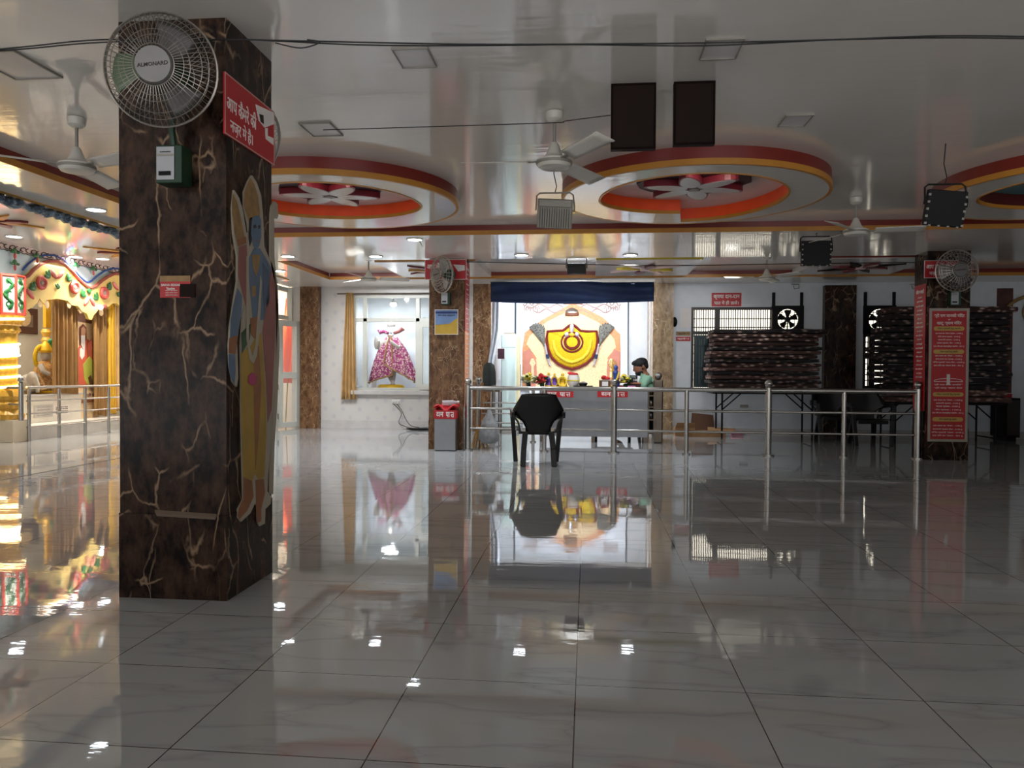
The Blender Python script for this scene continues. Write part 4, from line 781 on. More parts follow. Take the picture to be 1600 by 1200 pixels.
c = on(987, 606, 12.16); tag(obj('pink_packet', M().box(c+Vector((-.06, -.04, 0)), c+Vector((.06, .05, .035))), mat('pink_wrap', (214, 130, 180), .45), None, bevel=.008), 'small pink packet on the counter in front of the printer', 'packet')
c = on(970, 606, 12.14); tag(obj('account_book', M().box(c+Vector((-.08, -.04, 0)), c+Vector((.055, .07, .025))), mat('crimson_cover', (150, 40, 80), .5), None, bevel=.004), 'flat crimson book on the counter beside the pink packet', 'book')
# ================================================================== seated man
SKIN = mat('skin', (150, 100, 76), .55, var=.05); HAIR = mat('black_hair', (16, 14, 16), .6, bump=.5, bscale=120); SHIRT = mat('mint_shirt', (150, 196, 168), .8, var=.06, bump=.15, bscale=18); TROU = mat('dark_trousers', (44, 46, 56), .85)
def skin_mesh(name, verts, edges, radii, mt, parent, root=0, sub=2):
    off = base(parent); me = bpy.data.meshes.new(name); me.from_pydata([Vector(v)-off for v in verts], edges, []); o = bpy.data.objects.new(name, me); C.objects.link(o); o.parent = parent
    me.materials.append(mt); o.modifiers.new('skin', 'SKIN'); sv = me.skin_vertices[0].data
    for k, r in enumerate(radii): sv[k].radius = r if isinstance(r, tuple) else (r, r); sv[k].use_root = (k == root)
    s = o.modifiers.new('sub', 'SUBSURF'); s.levels = s.render_levels = sub; o.modifiers['skin'].use_smooth_shade = True
    return o
hp = P(1002, 578, 12.86); px, py = hp.x+.05, 12.86
t = thing('person', 'bearded man in a mint green shirt sitting behind the counter, head bowed to his left', 'person', (px, py, 0))
Bv = lambda x, y, z: (px+x, py+y, z)
zz = hp.z-1.035
V = [Bv(.06, .05, .47), Bv(.06, .05, .64), Bv(.05, .03, .80+zz*.6), Bv(.03, .02, .93+zz), Bv(-.005, .0, .985+zz), Bv(-.04, -.01, 1.05+zz), Bv(-.05, -.01, 1.125+zz),
     Bv(.03, -.17, .885+zz), Bv(-.10, -.24, .74+zz*.5), Bv(-.30, -.30, .885), Bv(-.38, -.32, .885),
     Bv(.03, .20, .885+zz), Bv(-.06, .25, .72+zz*.5), Bv(-.27, .0, .885), Bv(-.35, -.05, .885),
     Bv(-.34, -.10, .47), Bv(-.36, -.12, .10), Bv(-.46, -.13, .05), Bv(-.34, .16, .47), Bv(-.36, .17, .10), Bv(-.46, .18, .05)]
E_ = [(0, 1), (1, 2), (2, 3), (3, 4), (4, 5), (5, 6), (3, 7), (7, 8), (8, 9), (9, 10), (3, 11), (11, 12), (12, 13), (13, 14), (0, 15), (15, 16), (16, 17), (0, 18), (18, 19), (19, 20)]
R_ = [.13, .12, .13, .075, .05, .09, .085, .055, .042, .028, .026, .055, .042, .028, .026, .065, .042, .035, .065, .042, .035]
skin_mesh('body', V, E_, R_, SKIN, t)
skin_mesh('shirt', [V[0], V[1], V[2], V[3], V[7], V[8], tuple(Vector(V[8]).lerp(Vector(V[9]), .5)), V[11], V[12], tuple(Vector(V[12]).lerp(Vector(V[13]), .5))], [(0, 1), (1, 2), (2, 3), (3, 4), (4, 5), (5, 6), (3, 7), (7, 8), (8, 9)], [.17, .165, .185, .11, .08, .062, .055, .08, .062, .055], SHIRT, t)
skin_mesh('trousers', [V[0], V[15], V[16], V[18], V[19]], [(0, 1), (1, 2), (0, 3), (3, 4)], [.15, .085, .06, .085, .06], TROU, t)
hd_c = Vector(Bv(-.05, -.01, 1.09+zz)); T_ = Matrix.Rotation(-.38, 3, 'Y')         # the face looks towards -X and down
hq = lambda x, y, z: hd_c+T_ @ Vector((x*1.12, y*1.12, z*1.12))
obj('face', M().ell(hq(-.035, 0, -.01), (.098, .083, .117), 18, 12, T_), SKIN, t, True)
obj('nose', M().tube([hq(-.108, 0, .02), hq(-.128, 0, -.012), hq(-.118, 0, -.024)], [.010, .016, .010], 8), SKIN, t, True)
for s in (-1, 1):
    obj('ear', M().ell(hq(.025, s*.078, -.01), (.02, .01, .032), 10, 6, T_), SKIN, t, True); obj('eye', M().ell(hq(-.112, s*.03, .022), (.008, .014, .006), 8, 6, T_), PHAIR, t, True); obj('eyebrow', M().tube([hq(-.112, s*.012, .042), hq(-.108, s*.05, .042)], .006, 6), HAIR, t)
obj('mouth', M().tube([hq(-.120, -.02, -.058), hq(-.120, .02, -.058)], .006, 6), mat('lips', (120, 66, 60), .5), t)
m = M().ell(hq(.005, 0, .05), (.125, .098, .095), 18, 10, T_); m.ell(hq(-.055, .0, .085), (.075, .075, .045), 14, 8, T_); m.ell(hq(.065, 0, .0), (.05, .07, .07), 14, 8, T_); obj('hair', m, HAIR, t, True)
m = M().ell(hq(-.048, 0, -.074), (.086, .079, .054), 14, 8, T_); m.ell(hq(.0, 0, -.03), (.035, .088, .05), 10, 6, T_); obj('beard', m, HAIR, t, True)
obj('collar', M().tube([Vector(Bv(.0+.07*math.cos(2*PI*k/16), .07*math.sin(2*PI*k/16), .955+zz+.015*math.cos(2*PI*k/16))) for k in range(16)], .016, 7, True), SHIRT, t, True)
for hb, s in ((Vector(V[10]), 1), (Vector(V[14]), -1)):
    obj('palm', M().ell(hb+Vector((-.045, 0, .0)), (.05, .036, .016), 12, 6), SKIN, t, True)
    for k, L in enumerate((.062, .072, .066, .05)):
        y = (k-1.5)*.018; obj('finger', M().tube([hb+Vector((-.08, y, .004)), hb+Vector((-.08-L*.5, y*1.15, .010)), hb+Vector((-.08-L, y*1.15, -.004))], [.0095, .0088, .007], 7), SKIN, t, True)
    obj('thumb', M().tube([hb+Vector((-.03, s*.03, 0)), hb+Vector((-.06, s*.052, .002)), hb+Vector((-.085, s*.05, -.002))], [.011, .010, .008], 7), SKIN, t, True)
t2 = thing('stool', 'plastic stool under the seated man behind the counter', 'stool', (px+.06, py+.05, 0)); obj('seat', M().cyl((px+.06, py+.05, .30), (px+.06, py+.05, .33), .17, n=24), CHAIRB, t2)
for k in range(4): a = PI/4+k*PI/2; obj('leg', M().cyl((px+.06+.19*math.cos(a), py+.05+.19*math.sin(a), 0), (px+.06+.13*math.cos(a), py+.05+.13*math.sin(a), .30), .018, n=8), CHAIRB, t2)
# ================================================================== altar
t = thing('altar_plinth', 'white stepped altar plinth behind the counter', 'plinth', (-.3, 15.1, 0)); obj('lower_step', M().box((-1.25, 14.75, 0), (1.0, 15.43, .45)), WHITE, t, bevel=.01); obj('upper_step', M().box((-1.15, 15.0, .45), (.9, 15.43, .80)), WHITE, t, bevel=.01)
YB = 15.44; t = thing('altar_backdrop', 'large peach and white altar backdrop wreathed in yellow garlands', 'altar', (-.35, YB, .8))
zof = lambda x, y: (740+x*.25, 420+y*.25)
def ap(name, pts, k, mt, par=None, th=.012, smooth=False):
    Y = YB-.012*k; return obj(name, M().prism([P(*zof(x, y), Y) for x, y in pts], (0, -th, 0)), mt, par or t)
ap('white_panel', [(268, 196), (962, 196), (962, 742), (268, 742)], 0, mat('backdrop_white', (228, 232, 240), .3, var=.03))
PEACH = mat('backdrop_peach', (222, 150, 98), .5, var=.16, scale=26); CRM = mat('backdrop_cream', (238, 206, 158), .5, var=.16, scale=34); SALM = mat('backdrop_salmon', (200, 128, 108), .5)
ap('outer_arch', [(304, 742), (306, 500), (320, 400), (380, 355), (430, 318), (520, 268), (600, 222), (640, 222), (720, 258), (810, 305), (860, 355), (916, 410), (918, 520), (914, 742)], 1, PEACH)
ap('inner_arch', [(345, 742), (340, 640), (395, 560), (330, 470), (350, 420), (400, 378), (460, 330), (540, 290), (610, 262), (690, 290), (780, 335), (840, 390), (878, 440), (890, 490), (836, 560), (880, 640), (872, 742)], 2, CRM)
for s in (0, 1):
    fx = (lambda x: x) if not s else (lambda x: 1228-x)
    ap('side_pillar_print', [(fx(x), y) for x, y in [(312, 520), (350, 500), (392, 580), (396, 650), (388, 742), (330, 742), (314, 640)]], 2.6, SALM)
    ap('lamp_print', [(fx(x), y) for x, y in [(350, 590), (362, 560), (375, 560), (388, 590), (376, 610), (378, 680), (358, 680), (362, 610)]], 3.4, CRM)
    m = M()
    for y0, a0, b0 in [(232, 330, 560), (262, 380, 590), (216, 310, 400)]:
        m.tube([P(*zof(fx(a0+(b0-a0)*k/12), y0+12*math.sin(k*1.1)+.0016*(a0+(b0-a0)*k/12-450)**2*(.15 if y0 < 250 else .3)), YB-.016) for k in range(13)], .014, 6)
    for k in range(9): m.tube([P(*zof(fx(318+k*11), 232+6*math.sin(k*2)), YB-.016), P(*zof(fx(322+k*11), 262+10*math.sin(k*3)), YB-.016)], .011, 5)
    obj('scroll_print', m, mat('scroll_grey', (170, 140, 130), .5), t, True)
    wk = obj('feather_whisk', M().grid(lambda i, j: P(*zof(fx(448-8*i+(1-j)*(-100+105*i)*1.0), 485-(1-j)*(120+26*math.sin(PI*i)+12*math.sin(i*37))), YB-.07-.03*math.sin(PI*i)), 12, 8), blossom('feather_grey', (60, 58, 54), (120, 118, 110), 28), t, True, solid=.02)
    obj('whisk_handle', M().tube([P(*zof(fx(x), y), YB-.075) for x, y in [(445, 470), (455, 520), (468, 575), (479, 603)]], [.022, .026, .020, .026], 10), mat('whisk_silver', (196, 186, 190), .3, .4), wk, True)
    obj('whisk_band', M().tube([P(*zof(fx(x), y), YB-.075) for x, y in [(459, 535), (465, 562)]], .03, 10), NAVY, wk, True)
ap('canopy_print', [(556, 224), (590, 206), (660, 206), (694, 228), (660, 222), (590, 222)], 3, PORANGE)
c = P(*zof(615, 290), YB-.02); obj('crown_band', M().lathe([(.135, -.02), (.15, .0), (.14, .05)], c, 24, 1, .4), mat('crown_brown', (120, 66, 36), .5), t, True); obj('crown_dome', M().lathe([(.135, .05), (.12, .10), (.06, .14), (.005, .155)], c, 24, 1, .4), STEEL, t, True)
YG = blossom('marigold_yellow', (236, 206, 10), (214, 170, 8), 55); DG = blossom('crimson_garland', (150, 30, 26), (96, 22, 18), 70); PALEG = blossom('pale_yellow_garland', (244, 226, 90), (226, 196, 40), 60)
out = [(462, 392), (520, 388), (560, 386), (590, 362), (615, 345), (640, 362), (668, 388), (720, 392), (768, 390), (776, 440), (768, 500), (744, 555), (706, 592), (660, 615), (615, 628), (568, 615), (524, 592), (488, 555), (464, 500), (456, 440)]
gm = M().grid(lambda i, j: (lambda q: P(*zof(615+(q[0]-615)*j, 455+(q[1]-455)*j), YB-.05-.06*(1-j*j)))(out[int(round(i*20)) % 20]), 20, 6)
obj('marigold_garland', gm, YG, t, True, solid=.02)
loop = lambda s, d: [P(*zof(615+(x-615)*s, 455+(y-455)*s), YB-d) for x, y in out]
obj('crimson_border', M().tube(loop(1.0, .065), .028, 8, True), DG, t, True)
obj('pale_garland_row', M().tube(loop(.74, .10)[9:20], .03, 8), PALEG, t, True)
cir = lambda r, d: [P(*zof(615+r*math.sin(2*PI*k/28), 458+r*.92*math.cos(2*PI*k/28)), YB-d) for k in range(28)]
obj('neck_garland', M().tube(cir(66, .12), .018, 8, True), DG, t, True); obj('cream_disc', M().prism(cir(62, .10), (0, -.012, 0)), CRM, t); obj('inner_garland', M().tube(cir(44, .13), .026, 8, True), DG, t, True); obj('yellow_centre', M().prism(cir(34, .115), (0, -.02, 0)), YG, t)
SILV = mat('silver_face', (206, 204, 212), .3, .5); f = obj('silver_face', M().ell(P(*zof(614, 372), YB-.12), (.045, .04, .11), 16, 10), SILV, t, True)
for s in (-1, 1): obj('ornament', M().ell(P(*zof(614+s*32, 410), YB-.13), (.045, .03, .05), 12, 8), SILV, f, True)
obj('crest', M().ell(P(*zof(614, 412), YB-.14), (.06, .03, .04), 12, 8), BRIGHTG, f, True)
obj('feet_print', M().ell(P(*zof(606, 652), YB-.03), (.07, .02, .03), 12, 8), RF, t, True)
# blue curtain rolled up over the altar
a, b = P(767, 437, 13.5), P(1022, 437, 13.5); zb = P(890, 468, 13.5).z
def pel(i, j):
    sag = .035*math.sin(PI*i); z = (2.70)*(1-j)+(zb-sag)*j; return Vector((a.x+(b.x-a.x)*i, 13.5-.03*math.sin(j*9+2*math.sin(i*5))-.05*math.sin(PI*j), z))
t = thing('altar_curtain', 'navy blue curtain rolled up over the altar opening', 'curtain', ((a.x+b.x)/2, 13.5, zb)); obj('cloth', M().grid(pel, 40, 14), NAVY, t, True, solid=.02)
obj('rolled_hem', M().tube([pel(k/24, 1)+Vector((0, 0, -.01)) for k in range(25)], .03, 10), NAVY, t, True); obj('curtain_rail', M().box((a.x-.02, 13.49, 2.69), (b.x+.02, 13.53, 2.72)), STEEL, t)
x = P(1014, 520, 13.95).x; cable('pull_cord', [(x, 13.8, 2.715), (x+.01, 13.8, 1.9), (x, 13.8, 1.2)], .012, 'pale cord hanging at the right side of the altar opening', 'cord', PAPER)
# tall cabinet air conditioner, framed picture, white drape at the altar's left
YA = 14.3; a, b = P(783, 522, YA), P(806, 650, YA); t = thing('air_conditioner', 'tall pale floor-standing air conditioner left of the altar', 'air conditioner', ((a.x+b.x)/2, YA, 0)); AC = mat('pale_mint_casing', (206, 224, 220), .35, var=.02)
obj('casing', M().box((a.x, YA, .06), (b.x, YA+.34, a.z)), AC, t, bevel=.02); obj('side_grille', M().box((b.x, YA+.02, .1), (b.x+.05, YA+.32, a.z-.04)), mat('cream_grille', (224, 212, 170), .4), t, bevel=.006); obj('top_cap', M().box((a.x+.05, YA+.02, a.z), (b.x-.05, YA+.3, a.z+.03)), PCREAM, t); obj('base', M().box((a.x-.02, YA-.02, 0), (b.x+.06, YA+.36, .06)), DSTEEL, t)
z = P(790, 543, YA).z; obj('panel_seam', M().box((a.x+.01, YA-.003, z), (b.x-.01, YA, z+.006)), GREYM, t)
board_y('wall_sheet', (777, 544, 789, 561.5), YA-.004, mat('dark_maroon_print', (66, 34, 48), .4, var=.3, scale=14), 'small dark print stuck on the pale air conditioner', 'picture', .006, edge=PAPER, w=.008)
t, x0, x1, z0, z1 = board_y('framed_picture', (798, 569.5, 814, 604), 14.95, mat('pale_print', (226, 222, 206), .4, var=.1), 'framed picture with yellow garland leaning behind the air conditioner', 'picture', .03, edge=mat('silver_frame', (140, 132, 124), .3, .6), w=.03)
tag(obj('picture_easel', M().box((x0+.02, 14.93, .0), (x1-.02, 15.0, z0)), WHITE), 'white stand under the framed picture beside the altar', 'stand')
obj('garland', M().tube([(x1-.06, 14.91, z1-.02), (x1-.09, 14.90, (z0+z1)/2), (x1-.16, 14.91, z0+.1)], .02, 7), YF, t, True); obj('figure_print', M().ell(((x0+x1)/2-.03, 14.918, z0+.12), (.05, .006, .10)), INK, t)
def drape(i, j):
    z = 2.715-1.9*j; xl = P(767, 600, 13.75).x; return Vector((xl+.05-.02+i*(.10+.05*math.cos(j*2))-.20*max(0, j-.45)*1.3, 13.72+.03*math.sin(i*14+j), z))
tag(obj('white_drape', M().grid(drape, 14, 16), mat('white_cloth', (208, 212, 220), .8), None, True, solid=.008), 'white cloth hanging down the left edge of the altar opening', 'drape')
x = P(764, 590, 13.4).x
DKC = mat('dark_green_cloth', (34, 40, 36), .8)
t = thing('low_rack', 'dark low rack under the folded cloth left of the altar', 'rack', (x, 13.4, 0)); obj('top', M().box((x-.2, 13.2, .76), (x+.22, 13.6, .80)), DSTEEL, t)
for sx in (-.18, .2):
    for sy in (13.22, 13.58): obj('leg', M().cyl((x+sx, sy, 0), (x+sx, sy, .76), .014, n=8), DSTEEL, t)
obj('shelf', M().box((x-.2, 13.2, .2), (x+.22, 13.6, .22)), DSTEEL, t)
tag(obj('folded_cloth', M().lathe([(.10, .802), (.115, .9), (.11, 1.1), (.09, 1.22), (.04, 1.27)], (x, 13.4, 0), 18, 1, .7, .10, 5), DKC, None, True), 'dark green folded cloth standing on the low rack left of the altar', 'cloth')
# ================================================================== statue window on the back left wall
YW = YL-.03
def fr(u0, v0, u1, v1, y0=YW, y1=YL+.03): a = P(u0, v0, YL); b = P(u1, v1, YL); return M().box((a.x, y0, b.z), (b.x, y1, a.z))
t = thing('statue_window', 'pale framed window niche around the shawled statue', 'window', ((NX0+NX1)/2, YL, .7)); m = M(); rx = NX1
def bar(name, u0, v0, u1, v1, par=None): return obj(name, fr(u0, v0, u1, v1), ALU, par or t, bevel=.006)
zt_, zb_ = NZ1, NZ0
obj('outer_frame', M().band([(NX0, YW, zb_), (NX1, YW, zb_), (NX1, YW, zt_), (NX0, YW, zt_)], [(NX0+.05, YW, zb_+.05), (NX1-.05, YW, zb_+.05), (NX1-.05, YW, zt_-.05), (NX0+.05, YW, zt_-.05)], (0, .08, 0)), ALU, t)
bar('mullion', 568, 466, 574, 606); bar('mullion', 650, 466, 656, 606); bar('mullion', 719, 466, 725, 606); bar('transom', 556, 497, 735, 503)
gx = [P(u, 500, YL).x for u in (556, 568, 574, 650, 656, 719, 725)]
zc0, zc1, zc2 = P(600, 604, YL).z, P(600, 503, YL).z, P(600, 497, YL).z
for x0, x1 in ((gx[0], gx[1]), (gx[2], gx[3]), (gx[4], gx[5])): obj('upper_pane', M().box((x0, YL-.004, zc2), (x1, YL+.004, zt_-.05)), GLASS, t)
obj('side_pane', M().box((gx[0], YL-.004, zc0), (gx[1], YL+.004, zc1)), GLASS, t)
sash = obj('sliding_sash', M().band([(gx[4], YW-.03, zb_+.02), (gx[5], YW-.03, zb_+.02), (gx[5], YW-.03, zc1), (gx[4], YW-.03, zc1)], [(gx[4]+.07, YW-.03, zb_+.12), (gx[5]-.07, YW-.03, zb_+.12), (gx[5]-.07, YW-.03, zc1-.10), (gx[4]+.07, YW-.03, zc1-.10)], (0, .04, 0)), ALU, t)
obj('sash_pane', M().box((gx[4]+.07, YW-.012, zb_+.12), (gx[5]-.07, YW-.006, zc1-.10)), glass('frosted_pane', (214, 226, 226), .5), sash)
obj('sill', M().box((NX0-.02, YL-.13, .66), (NX1+.05, YL+.12, .74)), SKIRT, t, bevel=.008)
c = P(611, 605, 14.75); c.z = .745
t = thing('shawled_statue', 'white flute-playing statue wrapped in a pink and gold shawl', 'statue', c); SILK = blossom('pink_silk', (236, 206, 196), (150, 52, 104), 30); STONE = mat('white_marble', (176, 168, 158), .4)
S = lambda x, y, z: c+Vector((x*1.04, y, z*.925))
obj('pedestal', M().lathe([(.27, 0), (.28, .03), (.26, .07), (.22, .10)], c, 28, 1, .7), BRIGHTG, t, True)
skin_mesh('body', [S(0, 0, .55), S(0, 0, .85), S(0, -.01, 1.02), S(-.01, -.01, 1.1), S(-.01, -.03, 1.19), S(-.16, -.02, .98), S(-.24, -.08, .86), S(-.20, -.15, 1.05), S(.15, 0, .98), S(.18, -.1, .88), S(.02, -.17, 1.03), S(.05, 0, .5), S(.05, -.01, .28), S(.04, -.02, .12), S(.03, -.09, .11), S(-.05, 0, .5), S(-.02, -.03, .28), S(.06, -.06, .12), S(.09, -.12, .11)],
          [(0, 1), (1, 2), (2, 3), (3, 4), (2, 5), (5, 6), (6, 7), (2, 8), (8, 9), (9, 10), (0, 11), (11, 12), (12, 13), (13, 14), (0, 15), (15, 16), (16, 17), (17, 18)], [.12, .11, .10, .05, .085, .05, .04, .03, .05, .04, .03, .075, .05, .035, .03, .075, .05, .035, .03], STONE, t)
for s in (-1, 1): obj('head_cloth', M().tube([S(s*.05, 0, 1.2), S(s*.15, .0, 1.24), S(s*.21, -.01, 1.29 if s > 0 else 1.22), S(s*.26, -.01, 1.27)], [.03, .035, .045, .012], 8), SILK if s < 0 else PPINK, t, True)
obj('crown', M().lathe([(.08, 1.24), (.085, 1.28), (.05, 1.33), (.01, 1.37)], c, 14), STONE, t, True)
for s in (-1, 1): obj('eye', M().ell(S(-.01+s*.035, -.115, 1.20), (.014, .01, .009), 8, 6), PHAIR, t)
obj('mouth', M().tube([S(-.04, -.112, 1.15), S(.02, -.112, 1.15)], .006, 6), RF, t)
def shawl(i, j, s):
    a = (-.15+1.75*i) if s > 0 else (-.2+1.4*i); rz = [.10, .24, .33, .40, .46][min(4, int(j*4))]; k = j*4-int(j*4); rn = [.10, .24, .33, .40, .46, .46][min(5, int(j*4)+1)]; r = (rz+(rn-rz)*k)*(1+.06*math.sin(i*26+j*3))
    zlow = (.12 if s > 0 else .13)+(.42*(1-i)**1.5 if s > 0 else .18*(1-i)); z = 1.12*(1-j)+zlow*j
    return S(s*r*math.sin(a)*(1.12 if s > 0 else .95), -r*.5*math.cos(a), z)
for s in (1, -1): obj('shawl', M().grid(lambda i, j: shawl(i, j, s), 26, 18), SILK, t, True, solid=.012); obj('gold_border', M().tube([shawl(0, k/12, s)+Vector((0, -.012, 0)) for k in range(13)], .016, 6), PGOLD, t, True); obj('gold_hem', M().tube([shawl(k/14, 1, s) for k in range(15)], .016, 6), PGOLD, t, True)
obj('raised_hand', M().ell(S(-.25, -.14, .99), (.05, .03, .13), 10, 8), STONE, t, True)
p = P(583, 603, 14.9); tag(obj('picture_stand', M().box((p.x-.07, 14.9, .745), (p.x+.07, 14.93, 1.02)), PAPER, None), 'small white framed card standing in the niche left of the statue', 'frame')
p = P(615, 470, 14.75); t = thing('niche_lamp', 'small grey spotlight at the top of the statue window', 'lamp', p); obj('stem', M().cyl(p+Vector((0, 0, -.02)), (p.x, p.y, 2.62), .014), GREYM, t); obj('shade', M().lathe([(.07, -.10), (.06, -.03), (.03, 0)], p, 18), GREYM, t, True); obj('bulb', M().ell(p+Vector((0, 0, -.10)), (.05, .05, .02)), LED, t)
p = P(691, 488, 14.6); t = thing('dark_wall_fan', 'small dark fan seen through the upper right pane of the statue window', 'fan', p)
for k in range(5): obj('guard_ring', M().tube([p+Vector((.05*math.sin(b*PI/8)*.3, -.04*k*.3, 0))+Vector((.14*(1-k*.12)*math.cos(b*PI/8), 0, .14*(1-k*.12)*math.sin(b*PI/8))) for b in range(16)], .006, 5, True), BLACK, t)
obj('motor', M().tube([p, p+Vector((.04, .1, -.02))], [.06, .05], 12), BLACK, t)
obj('bracket', M().tube([p+Vector((.04, .1, -.02)), p+Vector((.05, .7, .05))], .018, 8), BLACK, t)
# curtain left of the window
def fold_curtain(name, top, bot, amp, n, mt, label, nrm=(0, -1, 0)):
    """a gathered curtain: top and bottom edges as (start, end) points"""
    nrm = Vector(nrm); a, b = top; c_, d_ = bot
    def f(i, j): p = a.lerp(b, i).lerp(c_.lerp(d_, i), j); return p+nrm*amp*(math.sin(i*n*2*PI)+.3*math.sin(i*n*3.1+j))*(.8+.3*j)
    o = obj(name, M().grid(f, n*10, 12), mt, None, True, solid=.006); return tag(o, label, 'curtain')
yq = YL-.12
t1 = fold_curtain('window_curtain', (P(541, 457, yq), P(552, 457, yq)), (P(533, 624, yq), P(557, 624, yq)), .035, 4, CURT, 'tan gathered curtain at the left of the statue window')
t = thing('curtain_rod', 'thin curtain rod above the statue window', 'rod', P(600, 459, yq)); a = P(527, 459, yq); obj('rod', M().cyl(a, (NX1-.1, yq, a.z), .012, n=8), DSTEEL, t); obj('rod_bracket', M().box((a.x+.2, yq, a.z-.015), (a.x+.23, YL, a.z+.015)), DSTEEL, t); obj('rod_bracket', M().box((NX1-.3, yq, a.z-.015), (NX1-.27, YL, a.z+.015)), DSTEEL, t)
a, b = P(612, 624, YL), P(626, 631, YL); t = thing('socket_plate', 'white socket plate below the statue window', 'socket', (a.x, YL, b.z)); obj('plate', M().box((a.x, YL-.025, b.z), (b.x, YL, a.z)), PAPER, t, bevel=.004)
for k in range(3): obj('plug', M().box((a.x+.02+.05*k, YL-.06, b.z+.015), (a.x+.05+.05*k, YL-.025, b.z+.05)), MILK, t)
cable('power_cord', [P(615, 631, YL-.05), P(627, 645, YL-.06), P(623, 660, YL-.07), P(632, 666, YL-.12), P(645, 669, YL-.3), P(672, 668, YL-.35)], .006, 'dark cord drooping from the left of the socket plate to the floor')
cable('power_cord', [P(620, 631, YL-.05), P(628, 642, YL-.05), P(634, 655, YL-.06), P(642, 665, YL-.15), P(655, 668, YL-.4)], .006, 'dark cord running from the right of the socket plate')
t = thing('cable_trunking', 'thin white wire duct under the statue window sill', 'duct', (-3.8, YL, .6)); z = P(620, 621, YL).z; obj('duct', M().box((P(590, 621, YL).x, YL-.012, z), (P(655, 621, YL).x, YL, z+.02)), PAPER, t); obj('down_piece', M().box((P(654, 621, YL).x, YL-.012, z), (P(655, 621, YL).x+.01, YL, z+.08)), PAPER, t)
p = G(655, 672); tag(obj('floor_rag', M().ell((p.x, p.y, .02), (.26, .12, .022), 16, 8), BLACK, None, True), 'dark flat bundle of cloth on the floor by the wall under the statue window', 'cloth')
# ================================================================== glass door and glazed side opening
XD = -5.74; t = thing('glass_door', 'half-open folding glass door leaf with pale frame beside the brown wall pilaster', 'door', (-5.75, 13.9, 0))
d0 = Vector((-5.775, 13.80, 0)); d1 = Vector((-5.56, 14.26, 0)); ez = EZ
def door_bar(name, s0, s1, z0, z1, th=.05):
    a = d0.lerp(d1, s0); b = d0.lerp(d1, s1); n = (d1-d0).cross(EZ).normalized()*th/2
    return obj(name, M().prism([a-n+EZ*z0, b-n+EZ*z0, b+n+EZ*z0, a+n+EZ*z0], (0, 0, z1-z0)), ALU, t, bevel=.006)
zt2 = 2.06
door_bar('stile', 0, .17, .03, zt2); door_bar('stile', .83, 1, .03, zt2); door_bar('bottom_rail', .17, .83, .03, .13); door_bar('lock_rail', .17, .83, .96, 1.08); door_bar('top_rail', .17, .83, zt2-.11, zt2)
for z0, z1 in ((.13, .96), (1.08, zt2-.11)):
    a = d0.lerp(d1, .17); b = d0.lerp(d1, .83); n = (d1-d0).cross(EZ).normalized()*.003; obj('pane', M().prism([a-n+EZ*z0, b-n+EZ*z0, b+n+EZ*z0, a+n+EZ*z0], (0, 0, z1-z0)), GLASS, t)
for z in (.2, .75, 1.3, 1.85): obj('hinge', M().cyl(d0+Vector((-.01, -.03, z)), d0+Vector((-.01, -.03, z+.10)), .018, n=10), PGOLD if z == 1.3 else DSTEEL, t)
obj('handle', M().tube([d1+Vector((.05, -.03, 1.75)), d1+Vector((.05, -.03, 1.9))], .012, 8), STEEL, t)
t = thing('door_surround', 'pale aluminium frame with a glazed light above the folding glass door', 'door frame', (XD, 13.9, 0))
obj('jamb', M().box((XD-.14, 13.68, 0), (XD-.04, 13.78, 2.71)), ALU, t); obj('jamb', M().box((XD-.05, YL-.08, 2.06), (XD+.05, YL-.01, 2.71)), ALU, t); obj('transom', M().box((XD-.1, 13.78, 2.08), (XD-.02, YL-.02, 2.16)), ALU, t); obj('head', M().box((XD-.1, 13.78, 2.62), (XD-.02, YL-.02, 2.7)), ALU, t); obj('pane', M().box((XD-.063, 13.78, 2.16), (XD-.057, YL-.02, 2.62)), GLASS, t)
p = P(453, 560, 15.2); FX = p.x; p.z = 0; t = thing('orange_flag', 'orange cloth flag hanging behind the glass door', 'flag', p)
obj('cloth', M().grid(lambda i, j: Vector((FX+.26*(i-.5)*(.35+.8*math.sin(PI*min(1, j*.75+.1)))-.03*j, 15.18+.04*math.sin(i*9+j*4), 2.6-1.75*j)), 10, 12), mat('saffron_cloth', (236, 92, 48), .8), t, True, solid=.006); obj('pole', M().cyl((FX-.11, 15.24, .0), (FX+.03, 15.24, 2.66), .014, n=8), PGOLD, t)
# ================================================================== back right wall: windows, exhaust fans
DFR = mat('dark_frame_paint', (44, 38, 34), .45); TEAL = mat('dark_teal_steel', (52, 66, 68), .45, .2)
def barred(hole, label, split, zs, bars):
    bw = .010; x0, x1, z0, z1 = hole; t = thing('barred_window', label, 'window', ((x0+x1)/2, YR, z0))
    obj('pane', M().box((x0, YR+.10, z0), (x1, YR+.115, z1)), SKYW, t); y = YR-.012; w_ = .045
    obj('frame', M().band([(x0-w_, y, z0-w_), (x1+w_, y, z0-w_), (x1+w_, y, z1+w_), (x0-w_, y, z1+w_)], [(x0, y, z0), (x1, y, z0), (x1, y, z1), (x0, y, z1)], (0, .10, 0)), DFR, t)
    if split: obj('mullion', M().box((split-.045, y, z0), (split+.045, y+.09, z1)), DFR, t)
    if zs: obj('transom', M().box((x0, y, zs-.03), (x1, y+.09, zs+.03)), DFR, t)
    g = M()
    for k in range(bars): x = x0+(x1-x0)*(k+.5)/bars; g.cyl((x, YR+.05, z0), (x, YR+.05, z1), bw*.9, n=6)
    for k in range(1, 9): z = z0+(z1-z0)*k/9; g.cyl((x0, YR+.052, z), (x1, YR+.052, z), .009, n=6)
    obj('grille', g, DFR, t); return t
xm = P(1121, 500, YR).x; zs = P(1100, 520, YR).z
